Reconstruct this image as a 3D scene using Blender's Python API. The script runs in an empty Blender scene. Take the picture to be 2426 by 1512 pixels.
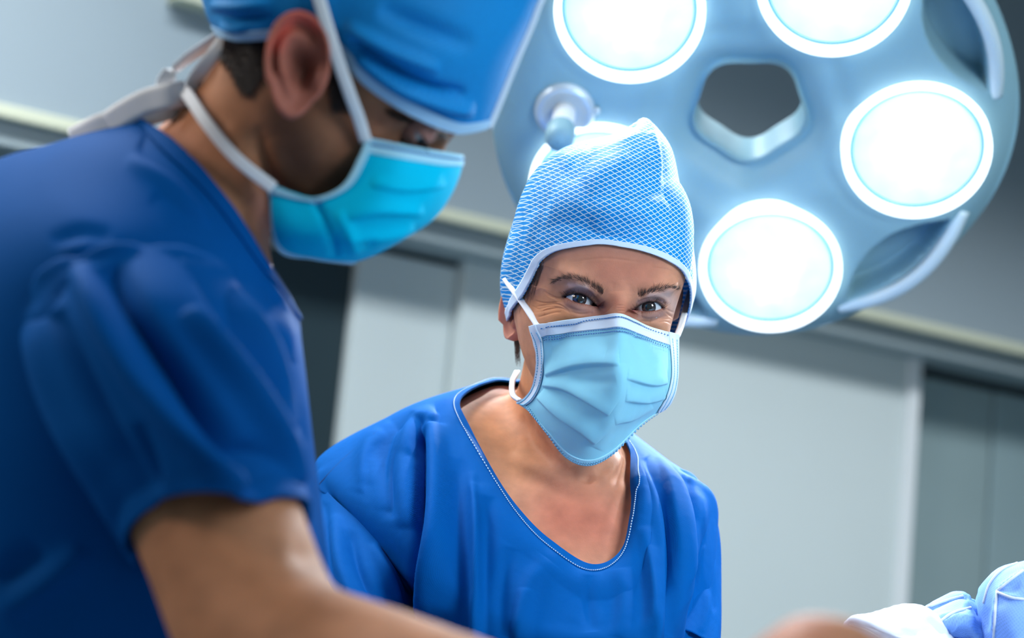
import bpy, bmesh, math, random
import numpy as np
from mathutils import Vector, Matrix
from mathutils.bvhtree import BVHTree

random.seed(7); np.random.seed(7)
scene = bpy.context.scene
COL = scene.collection

# ------------------------------------------------------------------ camera
W, H = 2426.0, 1512.0
LENS = 70.0
FPX = W * LENS / 36.0
CAMPOS = np.array((0.0, 0.0, 1.10))
pitch, roll = math.radians(10.0), math.radians(5.5)
fwd = np.array((0, math.cos(pitch), math.sin(pitch)))
r0 = np.array((1.0, 0, 0)); u0 = np.array((0, -math.sin(pitch), math.cos(pitch)))
RT = math.cos(roll) * r0 + math.sin(roll) * u0
UP = -math.sin(roll) * r0 + math.cos(roll) * u0
cam_d = bpy.data.cameras.new('camera'); cam = bpy.data.objects.new('camera', cam_d); COL.objects.link(cam)
cam_d.lens = LENS; cam_d.sensor_width = 36.0; cam_d.sensor_fit = 'HORIZONTAL'
cam_d.clip_start = 0.02
cam.matrix_world = Matrix(((RT[0], UP[0], -fwd[0], CAMPOS[0]), (RT[1], UP[1], -fwd[1], CAMPOS[1]),
                           (RT[2], UP[2], -fwd[2], CAMPOS[2]), (0, 0, 0, 1)))
cam_d.dof.use_dof = True; cam_d.dof.focus_distance = 1.66; cam_d.dof.aperture_fstop = 4.0
scene.camera = cam

# ------------------------------------------------------------------ world, lights, exposure
scene.view_settings.view_transform = 'Standard'; scene.view_settings.look = 'None'
scene.view_settings.gamma = 1.0; scene.view_settings.use_curve_mapping = False
scene.view_settings.exposure = 0.15
scene.cycles.max_bounces = 4; scene.cycles.diffuse_bounces = 2; scene.cycles.glossy_bounces = 2; scene.cycles.transmission_bounces = 2
scene.cycles.caustics_reflective = False; scene.cycles.caustics_refractive = False; scene.cycles.use_adaptive_sampling = True; scene.cycles.adaptive_threshold = 0.06
world = bpy.data.worlds.new('room_ambience'); scene.world = world; world.use_nodes = True
wb = world.node_tree.nodes['Background']; wb.inputs[0].default_value = (0.68, 0.90, 1.0, 1); wb.inputs[1].default_value = 0.26

def area(name, loc, target, size, power, color, size_y=None, shape='RECTANGLE', spread=180):
    l = bpy.data.lights.new(name, 'AREA'); l.energy = power; l.color = color
    l.shape = shape; l.size = size
    if shape == 'RECTANGLE': l.size_y = size_y or size
    l.spread = math.radians(spread)
    o = bpy.data.objects.new(name, l); COL.objects.link(o)
    o.location = loc
    o.rotation_euler = (Vector(target) - Vector(loc)).to_track_quat('-Z', 'Y').to_euler()
    return o
# unseen ceiling fill lights, added to brighten wall and room, and a second surgical lamp over the table
for sx_, en_ in ((-1.8, 56), (0.9, 25)):       # two fill lights added to brighten the back wall, parallel to it
    a_ = math.radians(32.0)
    lx, ly = 0.0 + sx_ * math.cos(a_) + 1.0 * math.sin(a_), 3.9 + sx_ * math.sin(a_) - 1.0 * math.cos(a_)
    lo_ = area('ceiling_fill_light', (lx, ly, 2.86), (lx, ly, 0), 2.0, en_, (0.92, 0.98, 1.0), 0.35, spread=150 if sx_ < 0 else 118)
    lo_.rotation_euler = (0, 0, a_)
area('ceiling_fill_light', (1.4, 0.4, 2.86), (1.4, 0.4, 0), 0.6, 22, (0.84, 0.96, 1.0), 2.4, spread=140)
area('second_surgical_lamp_light', (1.0, 0.40, 1.80), (0.42, 1.75, 1.38), 0.55, 4.3, (0.84, 0.95, 1.0), shape='DISK', spread=80)
area('warm_side_fill_light', (-1.7, 0.9, 2.1), (-0.1, 1.4, 1.35), 0.6, 10, (1.0, 0.84, 0.68), shape='DISK')  # warm fill added from the left for the necks and the man's back

# ------------------------------------------------------------------ helpers
def P(px, py, d):
    return CAMPOS + d * fwd + d * ((px - W / 2) / FPX) * RT - d * ((py - H / 2) / FPX) * UP
def PA(rows):
    return [[P(*p) for p in r] for r in rows]
def proj(co):
    v = np.asarray(co) - CAMPOS
    d = v @ fwd
    return W / 2 + FPX * (v @ RT) / d, H / 2 - FPX * (v @ UP) / d, d

def thing(name, label, cat, loc=(0, 0, 0), group=None):
    o = bpy.data.objects.new(name, None); COL.objects.link(o)
    o.location = loc; o['label'] = label; o['category'] = cat
    if group: o['group'] = group
    o.empty_display_size = 0.05
    return o
def tag(o, label, cat, group=None):
    o['label'] = label; o['category'] = cat
    if group: o['group'] = group
    return o

def mk(name, verts, faces, mat, parent=None, uv=None, col=None, smooth=True, label=None):
    me = bpy.data.meshes.new(name)
    verts = np.asarray(verts, dtype=float)
    off = np.zeros(3)
    if parent is not None:
        p = parent; 
        while p is not None:
            off = off + np.array(p.location); p = p.parent
    me.from_pydata((verts - off).tolist(), [], faces)
    if uv is not None:
        ul = me.uv_layers.new(name='UVMap')
        li = np.zeros(len(me.loops), dtype=np.int32); me.loops.foreach_get('vertex_index', li)
        ul.data.foreach_set('uv', np.asarray(uv, dtype=np.float32)[li].ravel())
    if col is not None:
        ca = me.color_attributes.new('Col', 'FLOAT_COLOR', 'POINT')
        c4 = np.ones((len(verts), 4), dtype=np.float32); c4[:, :3] = col
        ca.data.foreach_set('color', c4.ravel())
    if smooth: me.polygons.foreach_set('use_smooth', [True] * len(me.polygons))
    me.update()
    o = bpy.data.objects.new(name, me); COL.objects.link(o)
    if mat is not None: me.materials.append(mat)
    if parent is not None: o.parent = parent
    if label: o['label'] = label
    return o
def solid(o, th, offset=-1.0):
    m = o.modifiers.new('thickness', 'SOLIDIFY'); m.thickness = th; m.offset = offset
    return o

def cr(pts, n, closed=False):
    """Catmull-Rom resample along axis 0: pts (k,...) -> (n,...)"""
    pts = np.asarray(pts, dtype=float); k = len(pts)
    if closed:
        t = np.arange(n) / n * k
        i = np.floor(t).astype(int); f = t - i
        idx = [(i - 1) % k, i % k, (i + 1) % k, (i + 2) % k]
        p = [pts[j] for j in idx]
    else:
        ext = np.concatenate([[2 * pts[0] - pts[1]], pts, [2 * pts[-1] - pts[-2]]])
        t = np.linspace(0, k - 1 - 1e-9, n)
        i = np.floor(t).astype(int); f = t - i
        p = [ext[i], ext[i + 1], ext[i + 2], ext[i + 3]]
    f = f.reshape((-1,) + (1,) * (pts.ndim - 1))
    return 0.5 * (2 * p[1] + (p[2] - p[0]) * f + (2 * p[0] - 5 * p[1] + 4 * p[2] - p[3]) * f ** 2 + (3 * p[1] - p[0] - 3 * p[2] + p[3]) * f ** 3)

def grid_faces(nv, nu, closed=False):
    f = []
    for j in range(nv - 1):
        for i in range(nu if closed else nu - 1):
            i2 = (i + 1) % nu
            f.append((j * nu + i, j * nu + i2, (j + 1) * nu + i2, (j + 1) * nu + i))
    return f
def loft(rows, nu, nv, closed=True):
    """rows of 3D control points -> verts (nv*nu,3), faces, uv in metres"""
    g = np.asarray(rows, dtype=float)               # v,u,3
    g = cr(g, nv)                                   # nv,u,3
    g = np.transpose(cr(np.transpose(g, (1, 0, 2)), nu, closed), (1, 0, 2))
    du = np.linalg.norm(np.diff(g, axis=1), axis=2).mean(axis=0)
    u = np.concatenate([[0], np.cumsum(du)])[:nu]
    dv = np.linalg.norm(np.diff(g, axis=0), axis=2).mean(axis=1)
    v = np.concatenate([[0], np.cumsum(dv)])
    uv = np.stack([np.tile(u, (nv, 1)), np.tile(v[:, None], (1, nu))], axis=2).reshape(-1, 2)
    return g.reshape(-1, 3), grid_faces(nv, nu, closed), uv
def cap_ends(v, f, nu, nv):
    v = list(map(tuple, v))
    a = len(v); v.append(tuple(np.mean(v[:nu], axis=0))); b = len(v); v.append(tuple(np.mean(v[(nv - 1) * nu:nv * nu], axis=0)))
    for i in range(nu):
        f.append((a, (i + 1) % nu, i)); f.append((b, (nv - 1) * nu + i, (nv - 1) * nu + (i + 1) % nu))
    return np.array(v), f
def frames(path):
    path = np.asarray(path, float)
    t = np.gradient(path, axis=0); t /= np.linalg.norm(t, axis=1)[:, None] + 1e-12
    n = np.zeros_like(t); ref = np.array((0.31, 0.2, 0.93)); 
    a = np.cross(t[0], ref); a /= np.linalg.norm(a)
    for i in range(len(t)):
        a = a - t[i] * (a @ t[i]); a /= np.linalg.norm(a); n[i] = a
    return t, n, np.cross(t, n)
def tube(path, rad, nu=12, closed_ends=True, n=None, flat=1.0):
    path = np.asarray(path, float); rad = np.broadcast_to(np.asarray(rad, float), (len(path),))
    if n: path = cr(path, n); rad = cr(rad[:, None], n)[:, 0]
    t, a, b = frames(path)
    th = np.linspace(0, 2 * math.pi, nu, endpoint=False)
    v = path[:, None, :] + rad[:, None, None] * (np.cos(th)[None, :, None] * a[:, None, :] + flat * np.sin(th)[None, :, None] * b[:, None, :])
    f = grid_faces(len(path), nu, True); v = v.reshape(-1, 3)
    if closed_ends: v, f = cap_ends(v, f, nu, len(path))
    return v, f
def ribbon(path, width, side, th=0.0008, n=40):
    """flat strap: path of points, 'side' = width directions (one or per point)"""
    path = cr(np.asarray(path, float), n)
    s = np.asarray(side, float)
    s = np.tile(s, (n, 1)) if s.ndim == 1 else cr(s, n)
    t = np.gradient(path, axis=0); t /= np.linalg.norm(t, axis=1)[:, None]
    s = s - t * np.sum(s * t, axis=1)[:, None]; s /= np.linalg.norm(s, axis=1)[:, None]
    nn = np.cross(t, s)
    w = width / 2
    prof = [(-w, -th), (-w * .5, -th * 1.6), (0, -th), (w * .5, -th * 1.6), (w, -th), (w, th), (w * .4, th * 1.8), (-w * .4, th * .6), (-w, th)]
    v = np.stack([path + a * s + b * nn for a, b in prof], axis=1).reshape(-1, 3)
    f = grid_faces(n, len(prof), True)
    return cap_ends(v, f, len(prof), n)
def join(parts):
    V, F, o = [], [], 0
    for v, f in parts:
        V.append(np.asarray(v)); F += [tuple(i + o for i in q) for q in f]; o += len(v)
    return np.concatenate(V), F
def ellipsoid(c, ax, n=16):
    """ax: 3 axis vectors"""
    v, f = [], []
    th = np.linspace(0, math.pi, n); ph = np.linspace(0, 2 * math.pi, 2 * n, endpoint=False)
    T, Ph = np.meshgrid(th, ph, indexing='ij')
    v = (np.asarray(c) + np.sin(T)[..., None] * np.cos(Ph)[..., None] * ax[0] + np.sin(T)[..., None] * np.sin(Ph)[..., None] * ax[1] + np.cos(T)[..., None] * ax[2])
    return v.reshape(-1, 3), grid_faces(n, 2 * n, True)
def mesh_arrays(me):
    n = len(me.vertices); co = np.zeros(n * 3); me.vertices.foreach_get('co', co)
    return co.reshape(-1, 3), [tuple(p.vertices) for p in me.polygons]
def remesh(parts, voxel):
    v, f = join(parts)
    me = bpy.data.meshes.new('tmp'); me.from_pydata(v.tolist(), [], f); me.update()
    bm = bmesh.new(); bm.from_mesh(me); bmesh.ops.recalc_face_normals(bm, faces=bm.faces); bm.to_mesh(me); bm.free()
    o = bpy.data.objects.new('tmp', me); COL.objects.link(o)
    m = o.modifiers.new('r', 'REMESH'); m.mode = 'VOXEL'; m.voxel_size = voxel; m.adaptivity = 0
    bpy.context.view_layer.update()
    ev = o.evaluated_get(bpy.context.evaluated_depsgraph_get())
    me2 = bpy.data.meshes.new_from_object(ev)
    co, fa = mesh_arrays(me2)
    bpy.data.objects.remove(o); bpy.data.meshes.remove(me); bpy.data.meshes.remove(me2)
    return co, fa
def edges_of(f, n=None):
    n = max(max(q) for q in f) + 1
    me = bpy.data.meshes.new('e'); me.from_pydata(np.zeros((n, 3)).tolist(), [], f); me.update(calc_edges=True)
    e = np.zeros(len(me.edges) * 2, dtype=np.int32); me.edges.foreach_get('vertices', e); bpy.data.meshes.remove(me)
    return e.reshape(-1, 2)
def smooth(co, f, it, lam=0.5, mask=None, e=None):
    e = edges_of(f) if e is None else e
    n = len(co); i = np.concatenate([e[:, 0], e[:, 1]]); j = np.concatenate([e[:, 1], e[:, 0]])
    deg = np.bincount(i, minlength=n)[:, None] + 1e-9
    co = co.copy()
    for _ in range(it):
        s = np.stack([np.bincount(i, weights=co[j, k], minlength=n) for k in range(3)], axis=1) / deg
        d = (s - co) * lam
        if mask is not None: d *= mask[:, None]
        co += d
    return co
def normals(co, f):
    me = bpy.data.meshes.new('n'); me.from_pydata(co.tolist(), [], f); me.update()
    n = np.zeros(len(co) * 3); me.vertices.foreach_get('normal', n); bpy.data.meshes.remove(me)
    return n.reshape(-1, 3)
def facing(co, nrm):
    v = CAMPOS - co; v /= np.linalg.norm(v, axis=1)[:, None]
    return np.sum(v * nrm, axis=1)
def pl_dist(px, py, pts):
    """distance to polyline, param t in 0..1, signed side"""
    pts = np.asarray(pts, float)
    if len(pts) > 2: pts = cr(pts, len(pts) * 5)
    best = np.full(len(px), 1e9); tt = np.zeros(len(px)); sg = np.zeros(len(px))
    L = np.linalg.norm(np.diff(pts, axis=0), axis=1); cum = np.concatenate([[0], np.cumsum(L)]); tot = cum[-1] + 1e-9
    for k in range(len(pts) - 1):
        a, b = pts[k], pts[k + 1]; ab = b - a; l2 = ab @ ab + 1e-9
        t = np.clip(((px - a[0]) * ab[0] + (py - a[1]) * ab[1]) / l2, 0, 1)
        dx = px - a[0] - t * ab[0]; dy = py - a[1] - t * ab[1]
        d = np.hypot(dx, dy); m = d < best
        best[m] = d[m]; tt[m] = ((cum[k] + t * L[k]) / tot)[m]; sg[m] = np.sign(ab[0] * dy - ab[1] * dx)[m]
    return best, tt, sg
def sculpt(co, f, strokes, minface=0.05, both=False):
    """strokes: (points px, width px, amplitude m[, taper exponent]) pushes along the surface normal."""
    nrm = normals(co, f); fc = facing(co, nrm)
    sgn = 1.0
    px, py, d = proj(co)
    if both and np.mean(fc[d < np.percentile(d, 40)]) < 0: nrm = -nrm; fc = -fc
    w0 = np.clip((fc - minface) / 0.25, 0, 1)
    disp = np.zeros(len(co))
    for s in strokes:
        pts, w, amp = s[:3]; tp = s[3] if len(s) > 3 else 0.6
        bx = np.array(pts); m = (px > bx[:, 0].min() - 3 * w) & (px < bx[:, 0].max() + 3 * w) & (py > bx[:, 1].min() - 3 * w) & (py < bx[:, 1].max() + 3 * w) & (w0 > 0)
        if not m.any(): continue
        dist, t, sg = pl_dist(px[m], py[m], pts)
        if len(pts) == 1: t[:] = .5
        tape = np.clip(4 * t * (1 - t), 0, 1) ** tp if tp > 0 else 1.0
        if len(s) > 4 and s[4] == 'step':      # one-sided pleat edge: sharp on one side, long on the other
            ww = np.where(sg > 0, w * 0.18, w); prof = np.exp(-(dist / ww) ** 2)
        else:
            prof = np.exp(-(dist / w) ** 2)
        disp[m] += amp * prof * tape * w0[m]
    return co + nrm * disp[:, None]
def bvh(co, f): return BVHTree.FromPolygons(co.tolist(), f)
def hit(tree, px, py, default=None, off=0.0):
    """world point on the surface behind a pixel (pulled 'off' metres towards the camera)"""
    d = P(px, py, 1.0) - CAMPOS; d /= np.linalg.norm(d)
    loc, n, i, dist = tree.ray_cast(Vector(CAMPOS), Vector(d))
    if loc is None: return None if default is None else P(px, py, default)
    return np.array(loc) - d * off
def strands(list_, nu=3):
    parts = []
    for pts, r in list_:
        n = len(pts); parts.append(tube(pts, np.linspace(r, r * 0.25, n), nu))
    return join(parts)
def box(c, s):
    x, y, z = s[0] / 2, s[1] / 2, s[2] / 2
    v = [(c[0] + a * x, c[1] + b * y, c[2] + e * z) for a in (-1, 1) for b in (-1, 1) for e in (-1, 1)]
    return np.array(v), [(0, 1, 3, 2), (4, 6, 7, 5), (0, 4, 5, 1), (2, 3, 7, 6), (0, 2, 6, 4), (1, 5, 7, 3)]
def bevel(o, w, seg=2):
    m = o.modifiers.new('bevel', 'BEVEL'); m.width = w; m.segments = seg; m.limit_method = 'ANGLE'; return o

# ------------------------------------------------------------------ materials
def lin(r, g, b):
    return tuple((c / 255 / 12.92) if c / 255 <= 0.04045 else ((c / 255 + 0.055) / 1.055) ** 2.4 for c in (r, g, b))
def newmat(name):
    m = bpy.data.materials.new(name); m.use_nodes = True; nt = m.node_tree
    return m, nt, nt.nodes['Principled BSDF']
def N(nt, t, **kw):
    n = nt.nodes.new(t)
    for k, v in kw.items():
        if k in n.inputs: n.inputs[k].default_value = v
        else: setattr(n, k, v)
    return n
def soft_cloth(name, col, *a, **k):
    return plain(name, col, 0.75, noise=.06, scale=25, spec=.05)
def plain(name, col, rough=0.5, metal=0.0, noise=0.06, scale=20, bump=0.0, spec=None, sheen=0.0):
    m, nt, b = newmat(name)
    tc = N(nt, 'ShaderNodeTexCoord'); no = N(nt, 'ShaderNodeTexNoise'); no.inputs['Scale'].default_value = scale; no.inputs['Detail'].default_value = 2
    nt.links.new(tc.outputs['Object'], no.inputs['Vector'])
    mx = N(nt, 'ShaderNodeMix', data_type='RGBA'); mx.inputs['A'].default_value = (*[c * (1 - noise) for c in col], 1); mx.inputs['B'].default_value = (*[min(1, c * (1 + noise)) for c in col], 1)
    nt.links.new(no.outputs['Fac'], mx.inputs['Factor']); nt.links.new(mx.outputs['Result'], b.inputs['Base Color'])
    b.inputs['Roughness'].default_value = rough; b.inputs['Metallic'].default_value = metal
    if spec is not None: b.inputs['Specular IOR Level'].default_value = spec
    if sheen: b.inputs['Sheen Weight'].default_value = sheen
    if bump:
        bp = N(nt, 'ShaderNodeBump'); bp.inputs['Strength'].default_value = bump; bp.inputs['Distance'].default_value = 0.002
        nt.links.new(no.outputs['Fac'], bp.inputs['Height']); nt.links.new(bp.outputs['Normal'], b.inputs['Normal'])
    return m
def skin_mat(name, rough=0.62):
    m, nt, b = newmat(name)
    at = N(nt, 'ShaderNodeVertexColor'); at.layer_name = 'Col'
    tc = N(nt, 'ShaderNodeTexCoord')
    n1 = N(nt, 'ShaderNodeTexNoise'); n1.inputs['Scale'].default_value = 60; n1.inputs['Detail'].default_value = 3
    n2 = N(nt, 'ShaderNodeTexNoise'); n2.inputs['Scale'].default_value = 900; n2.inputs['Detail'].default_value = 3
    for n in (n1, n2): nt.links.new(tc.outputs['Object'], n.inputs['Vector'])
    mr = N(nt, 'ShaderNodeMapRange'); mr.inputs['From Min'].default_value = .3; mr.inputs['From Max'].default_value = .7; mr.inputs['To Min'].default_value = 0.86; mr.inputs['To Max'].default_value = 1.12
    nt.links.new(n1.outputs['Fac'], mr.inputs['Value'])
    mm = N(nt, 'ShaderNodeVectorMath', operation='SCALE'); nt.links.new(at.outputs['Color'], mm.inputs[0]); nt.links.new(mr.outputs['Result'], mm.inputs['Scale'])
    nt.links.new(mm.outputs['Vector'], b.inputs['Base Color'])
    b.inputs['Roughness'].default_value = rough; b.inputs['Specular IOR Level'].default_value = 0.18
    b.inputs['Subsurface Weight'].default_value = 0.25; b.inputs['Subsurface Scale'].default_value = 0.006
    b.inputs['Subsurface Radius'].default_value = (1.0, 0.4, 0.2)
    bp = N(nt, 'ShaderNodeBump'); bp.inputs['Strength'].default_value = 0.25; bp.inputs['Distance'].default_value = 0.0006
    nt.links.new(n2.outputs['Fac'], bp.inputs['Height']); nt.links.new(bp.outputs['Normal'], b.inputs['Normal'])
    return m
def cloth_mat(name, col, weave=1400.0, rough=0.6, var=0.1, bump=0.3, dots=0.0, sheen=0.0, trans=0.0):
    """non-woven fabric: fine embossed dot weave from the UV map (metres)"""
    m, nt, b = newmat(name)
    uv = N(nt, 'ShaderNodeUVMap'); mp = N(nt, 'ShaderNodeMapping'); mp.inputs['Scale'].default_value = (weave, weave, weave); mp.inputs['Rotation'].default_value = (0, 0, .6)
    nt.links.new(uv.outputs['UV'], mp.inputs['Vector'])
    vo = N(nt, 'ShaderNodeTexVoronoi'); vo.inputs['Scale'].default_value = 1.0; vo.inputs['Randomness'].default_value = 0.15
    nt.links.new(mp.outputs['Vector'], vo.inputs['Vector'])
    tc = N(nt, 'ShaderNodeTexCoord'); no = N(nt, 'ShaderNodeTexNoise'); no.inputs['Scale'].default_value = 25; no.inputs['Detail'].default_value = 2
    nt.links.new(tc.outputs['Object'], no.inputs['Vector'])
    mx = N(nt, 'ShaderNodeMix', data_type='RGBA'); mx.inputs['A'].default_value = (*[c * (1 - var) for c in col], 1); mx.inputs['B'].default_value = (*[min(1, c * (1 + var)) for c in col], 1)
    nt.links.new(no.outputs['Fac'], mx.inputs['Factor'])
    last = mx.outputs['Result']
    if dots:
        mr = N(nt, 'ShaderNodeMapRange'); mr.inputs['From Min'].default_value = 0.1; mr.inputs['From Max'].default_value = 0.5; mr.inputs['To Min'].default_value = 1 - dots; mr.inputs['To Max'].default_value = 1 + dots
        nt.links.new(vo.outputs['Distance'], mr.inputs['Value'])
        sc = N(nt, 'ShaderNodeVectorMath', operation='SCALE'); nt.links.new(last, sc.inputs[0]); nt.links.new(mr.outputs['Result'], sc.inputs['Scale']); last = sc.outputs['Vector']
    nt.links.new(last, b.inputs['Base Color'])
    b.inputs['Roughness'].default_value = rough; b.inputs['Sheen Weight'].default_value = sheen; b.inputs['Specular IOR Level'].default_value = 0.05
    bp = N(nt, 'ShaderNodeBump'); bp.inputs['Strength'].default_value = bump; bp.inputs['Distance'].default_value = 0.0004
    nt.links.new(vo.outputs['Distance'], bp.inputs['Height'])
    n3 = N(nt, 'ShaderNodeTexNoise'); n3.inputs['Scale'].default_value = 90; n3.inputs['Detail'].default_value = 1; nt.links.new(tc.outputs['Object'], n3.inputs['Vector'])
    b2 = N(nt, 'ShaderNodeBump'); b2.inputs['Strength'].default_value = 0.35; b2.inputs['Distance'].default_value = 0.0012
    nt.links.new(n3.outputs['Fac'], b2.inputs['Height']); nt.links.new(bp.outputs['Normal'], b2.inputs['Normal'])
    nt.links.new(b2.outputs['Normal'], b.inputs['Normal'])
    if trans:
        tr = N(nt, 'ShaderNodeBsdfTranslucent'); nt.links.new(last, tr.inputs['Color'])
        ms = N(nt, 'ShaderNodeMixShader'); ms.inputs[0].default_value = trans
        nt.links.new(b.outputs[0], ms.inputs[1]); nt.links.new(tr.outputs[0], ms.inputs[2])
        nt.links.new(ms.outputs[0], nt.nodes['Material Output'].inputs['Surface'])
    return m
def lattice_mat(name, blue, white, su, sv, lw):
    """blue non-woven cloth with a white diamond thread lattice (UV in metres)"""
    m, nt, b = newmat(name)
    uv = N(nt, 'ShaderNodeUVMap'); sep = N(nt, 'ShaderNodeSeparateXYZ'); nt.links.new(uv.outputs['UV'], sep.inputs[0])
    def mth(op, a, bb=None):
        n = N(nt, 'ShaderNodeMath', operation=op)
        for k, x in enumerate((a, bb)):
            if x is None: continue
            if hasattr(x, 'links'): nt.links.new(x, n.inputs[k])
            else: n.inputs[k].default_value = x
        return n.outputs[0]
    tc = N(nt, 'ShaderNodeTexCoord'); wob = N(nt, 'ShaderNodeTexNoise'); wob.inputs['Scale'].default_value = 70; nt.links.new(tc.outputs['Object'], wob.inputs['Vector'])
    wv = mth('MULTIPLY', mth('SUBTRACT', wob.outputs['Fac'], 0.5), 0.35)
    U = mth('DIVIDE', sep.outputs[0], su); V = mth('ADD', mth('DIVIDE', sep.outputs[1], sv), wv)
    def line(x):
        fr = mth('FRACT', x); return mth('LESS_THAN', mth('ABSOLUTE', mth('SUBTRACT', fr, 0.5)), lw)
    L = mth('MAXIMUM', line(mth('ADD', U, V)), line(mth('SUBTRACT', U, V)))
    no = N(nt, 'ShaderNodeTexNoise'); no.inputs['Scale'].default_value = 500; no.inputs['Detail'].default_value = 2; nt.links.new(tc.outputs['Object'], no.inputs['Vector'])
    mb = N(nt, 'ShaderNodeMix', data_type='RGBA'); mb.inputs['A'].default_value = (*[c * .75 for c in blue], 1); mb.inputs['B'].default_value = (*[min(1, c * 1.25) for c in blue], 1)
    nt.links.new(no.outputs['Fac'], mb.inputs['Factor'])
    mx = N(nt, 'ShaderNodeMix', data_type='RGBA'); nt.links.new(L, mx.inputs['Factor']); nt.links.new(mb.outputs['Result'], mx.inputs['A']); mx.inputs['B'].default_value = (*white, 1)
    nt.links.new(mx.outputs['Result'], b.inputs['Base Color'])
    b.inputs['Roughness'].default_value = 0.7; b.inputs['Sheen Weight'].default_value = 0.0; b.inputs['Specular IOR Level'].default_value = 0.25
    bp = N(nt, 'ShaderNodeBump'); bp.inputs['Strength'].default_value = 0.5; bp.inputs['Distance'].default_value = 0.0004
    nt.links.new(L, bp.inputs['Height']); nt.links.new(bp.outputs['Normal'], b.inputs['Normal'])
    return m
def emit_mat(name, col, strength):
    m, nt, b = newmat(name)
    b.inputs['Base Color'].default_value = (0.8, 0.85, 0.9, 1); b.inputs['Emission Color'].default_value = (*col, 1); b.inputs['Emission Strength'].default_value = strength
    return m

SCRUB = lin(0, 86, 164)
M_skinF = skin_mat('skin_woman'); M_skinM = skin_mat('skin_man', 0.65)
M_scrub = cloth_mat('scrub_blue', SCRUB, 900, 0.75, 0.08, 0.35, 0.10)
M_scrubM = soft_cloth('scrub_blue_deep', lin(0, 80, 154), 700, 0.75, 0.08, 0.2, 0.05)
M_stitch = plain('stitch_thread', lin(190, 215, 240), 0.7)
M_seam = plain('seam_dark_thread', lin(5, 45, 100), 0.8)  # seam line in a darker blue
M_capF = lattice_mat('cap_lattice', lin(0, 136, 216), lin(205, 230, 242), 0.0073, 0.0042, 0.085)
M_capM = lattice_mat('cap_man_cloth', lin(0, 122, 200), lin(10, 150, 220), 0.004, 0.003, 0.10)
M_bind = cloth_mat('cap_binding', lin(205, 222, 242), 1500, 0.7, 0.05, 0.3, 0.12)
M_bindM = soft_cloth('cap_binding_man', lin(165, 206, 240), 1500, 0.7, 0.05, 0.3, 0.1)
M_maskF = cloth_mat('mask_blue', lin(150, 222, 248), 1500, 0.75, 0.10, 0.1, 0.03, 0.2, 0.12)
M_maskM = soft_cloth('mask_blue_man', lin(0, 196, 240), 1500, 0.75, 0.05, 0.1, 0.03, 0.2, 0.10)
M_maskW = cloth_mat('mask_white_band', lin(215, 230, 245), 1500, 0.75, 0.04, 0.1, 0.05)
M_maskB = cloth_mat('mask_light_band', lin(165, 220, 245), 1500, 0.75, 0.04, 0.1, 0.15)
M_dash = plain('mask_weld_dashes', lin(75, 125, 185), 0.8)
M_dashL = plain('mask_weld_dashes_light', lin(120, 190, 230), 0.8)
M_tie = soft_cloth('tie_white', lin(240, 242, 248), 1200, 0.75, 0.05, 0.2, 0.05, trans=0.2)
M_hair = plain('dark_hair', lin(38, 28, 24), 0.55, noise=.4, scale=400)
M_hairF = plain('brown_hair', lin(98, 76, 60), 0.5, noise=.4, scale=400)
M_brow = plain('brow_hair', lin(86, 70, 66), 0.6)
M_lash = plain('lash_hair', lin(18, 16, 20), 0.6)
M_housing = plain('lamp_housing', lin(132, 170, 184), 0.5, noise=.02, scale=3)
M_grip = plain('lamp_grip', lin(196, 214, 224), 0.35, noise=.02)
M_chrome = plain('satin_metal', lin(200, 212, 222), 0.35, metal=0.35, noise=.03)
M_white = plain('white_plastic', lin(236, 240, 244), 0.35, noise=.02)
M_drape = cloth_mat('drape_blue', lin(140, 180, 245), 500, 0.6, 0.06, 0.4, 0.12, trans=0.25)
M_drapeW = cloth_mat('drape_white', lin(225, 232, 248), 700, 0.65, 0.04, 0.3, 0.04, trans=0.2)

# ------------------------------------------------------------------ the room
WA = math.radians(32.0)
wdir = np.array((math.cos(WA), math.sin(WA), 0.0)); wnor = np.array((math.sin(WA), -math.cos(WA), 0.0))
W0 = P(1213, 615, 4.0); W0[2] = 0.0
def wallpt(px, py, off=0.0):
    d = P(px, py, 1.0) - CAMPOS; o = W0 + wnor * off
    t = ((o - CAMPOS) @ wnor) / (d @ wnor); p = CAMPOS + t * d
    return (p - W0) @ wdir, p[2]
def wallbox(name, s0, s1, z0, z1, o0, o1, mat, parent=None, bev=0.004):
    c = W0 + wdir * (s0 + s1) / 2 + wnor * (o0 + o1) / 2
    v, f = box((0, 0, 0), (s1 - s0, o1 - o0, z1 - z0))
    v = c + v[:, :1] * wdir + v[:, 1:2] * wnor + v[:, 2:] * np.array((0, 0, 1)) + np.array((0, 0, (z0 + z1) / 2))
    o = mk(name, v, f, mat, parent, smooth=False)
    if bev: bevel(o, bev)
    if parent is None: o['kind'] = 'structure'
    return o
M_wall = plain('wall_panel', lin(212, 222, 224), 0.4, noise=.03, scale=3)
M_wallup = plain('fascia_paint', lin(150, 164, 174), 0.45, noise=.03, scale=2)
M_band = plain('valance_grey', lin(165, 178, 184), 0.45, noise=.03, scale=3)
M_cream = plain('cream_edge', lin(205, 208, 186), 0.5, noise=.03, scale=3)
M_dark = plain('dark_door_panel', lin(38, 56, 64), 0.4, noise=.1, scale=3)
M_slot = plain('shadow_slot', lin(30, 44, 50), 0.6, noise=.1, scale=3)  # dark colour stands for the shade inside the wall gaps
M_grey = plain('grey_glass_panel', lin(150, 170, 174), 0.3, noise=.08, scale=4)
M_floor = plain('floor_vinyl', lin(110, 130, 140), 0.3, noise=.05, scale=6)
M_ceil = plain('ceiling_paint', lin(190, 198, 204), 0.7, noise=.03, scale=2)

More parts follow.
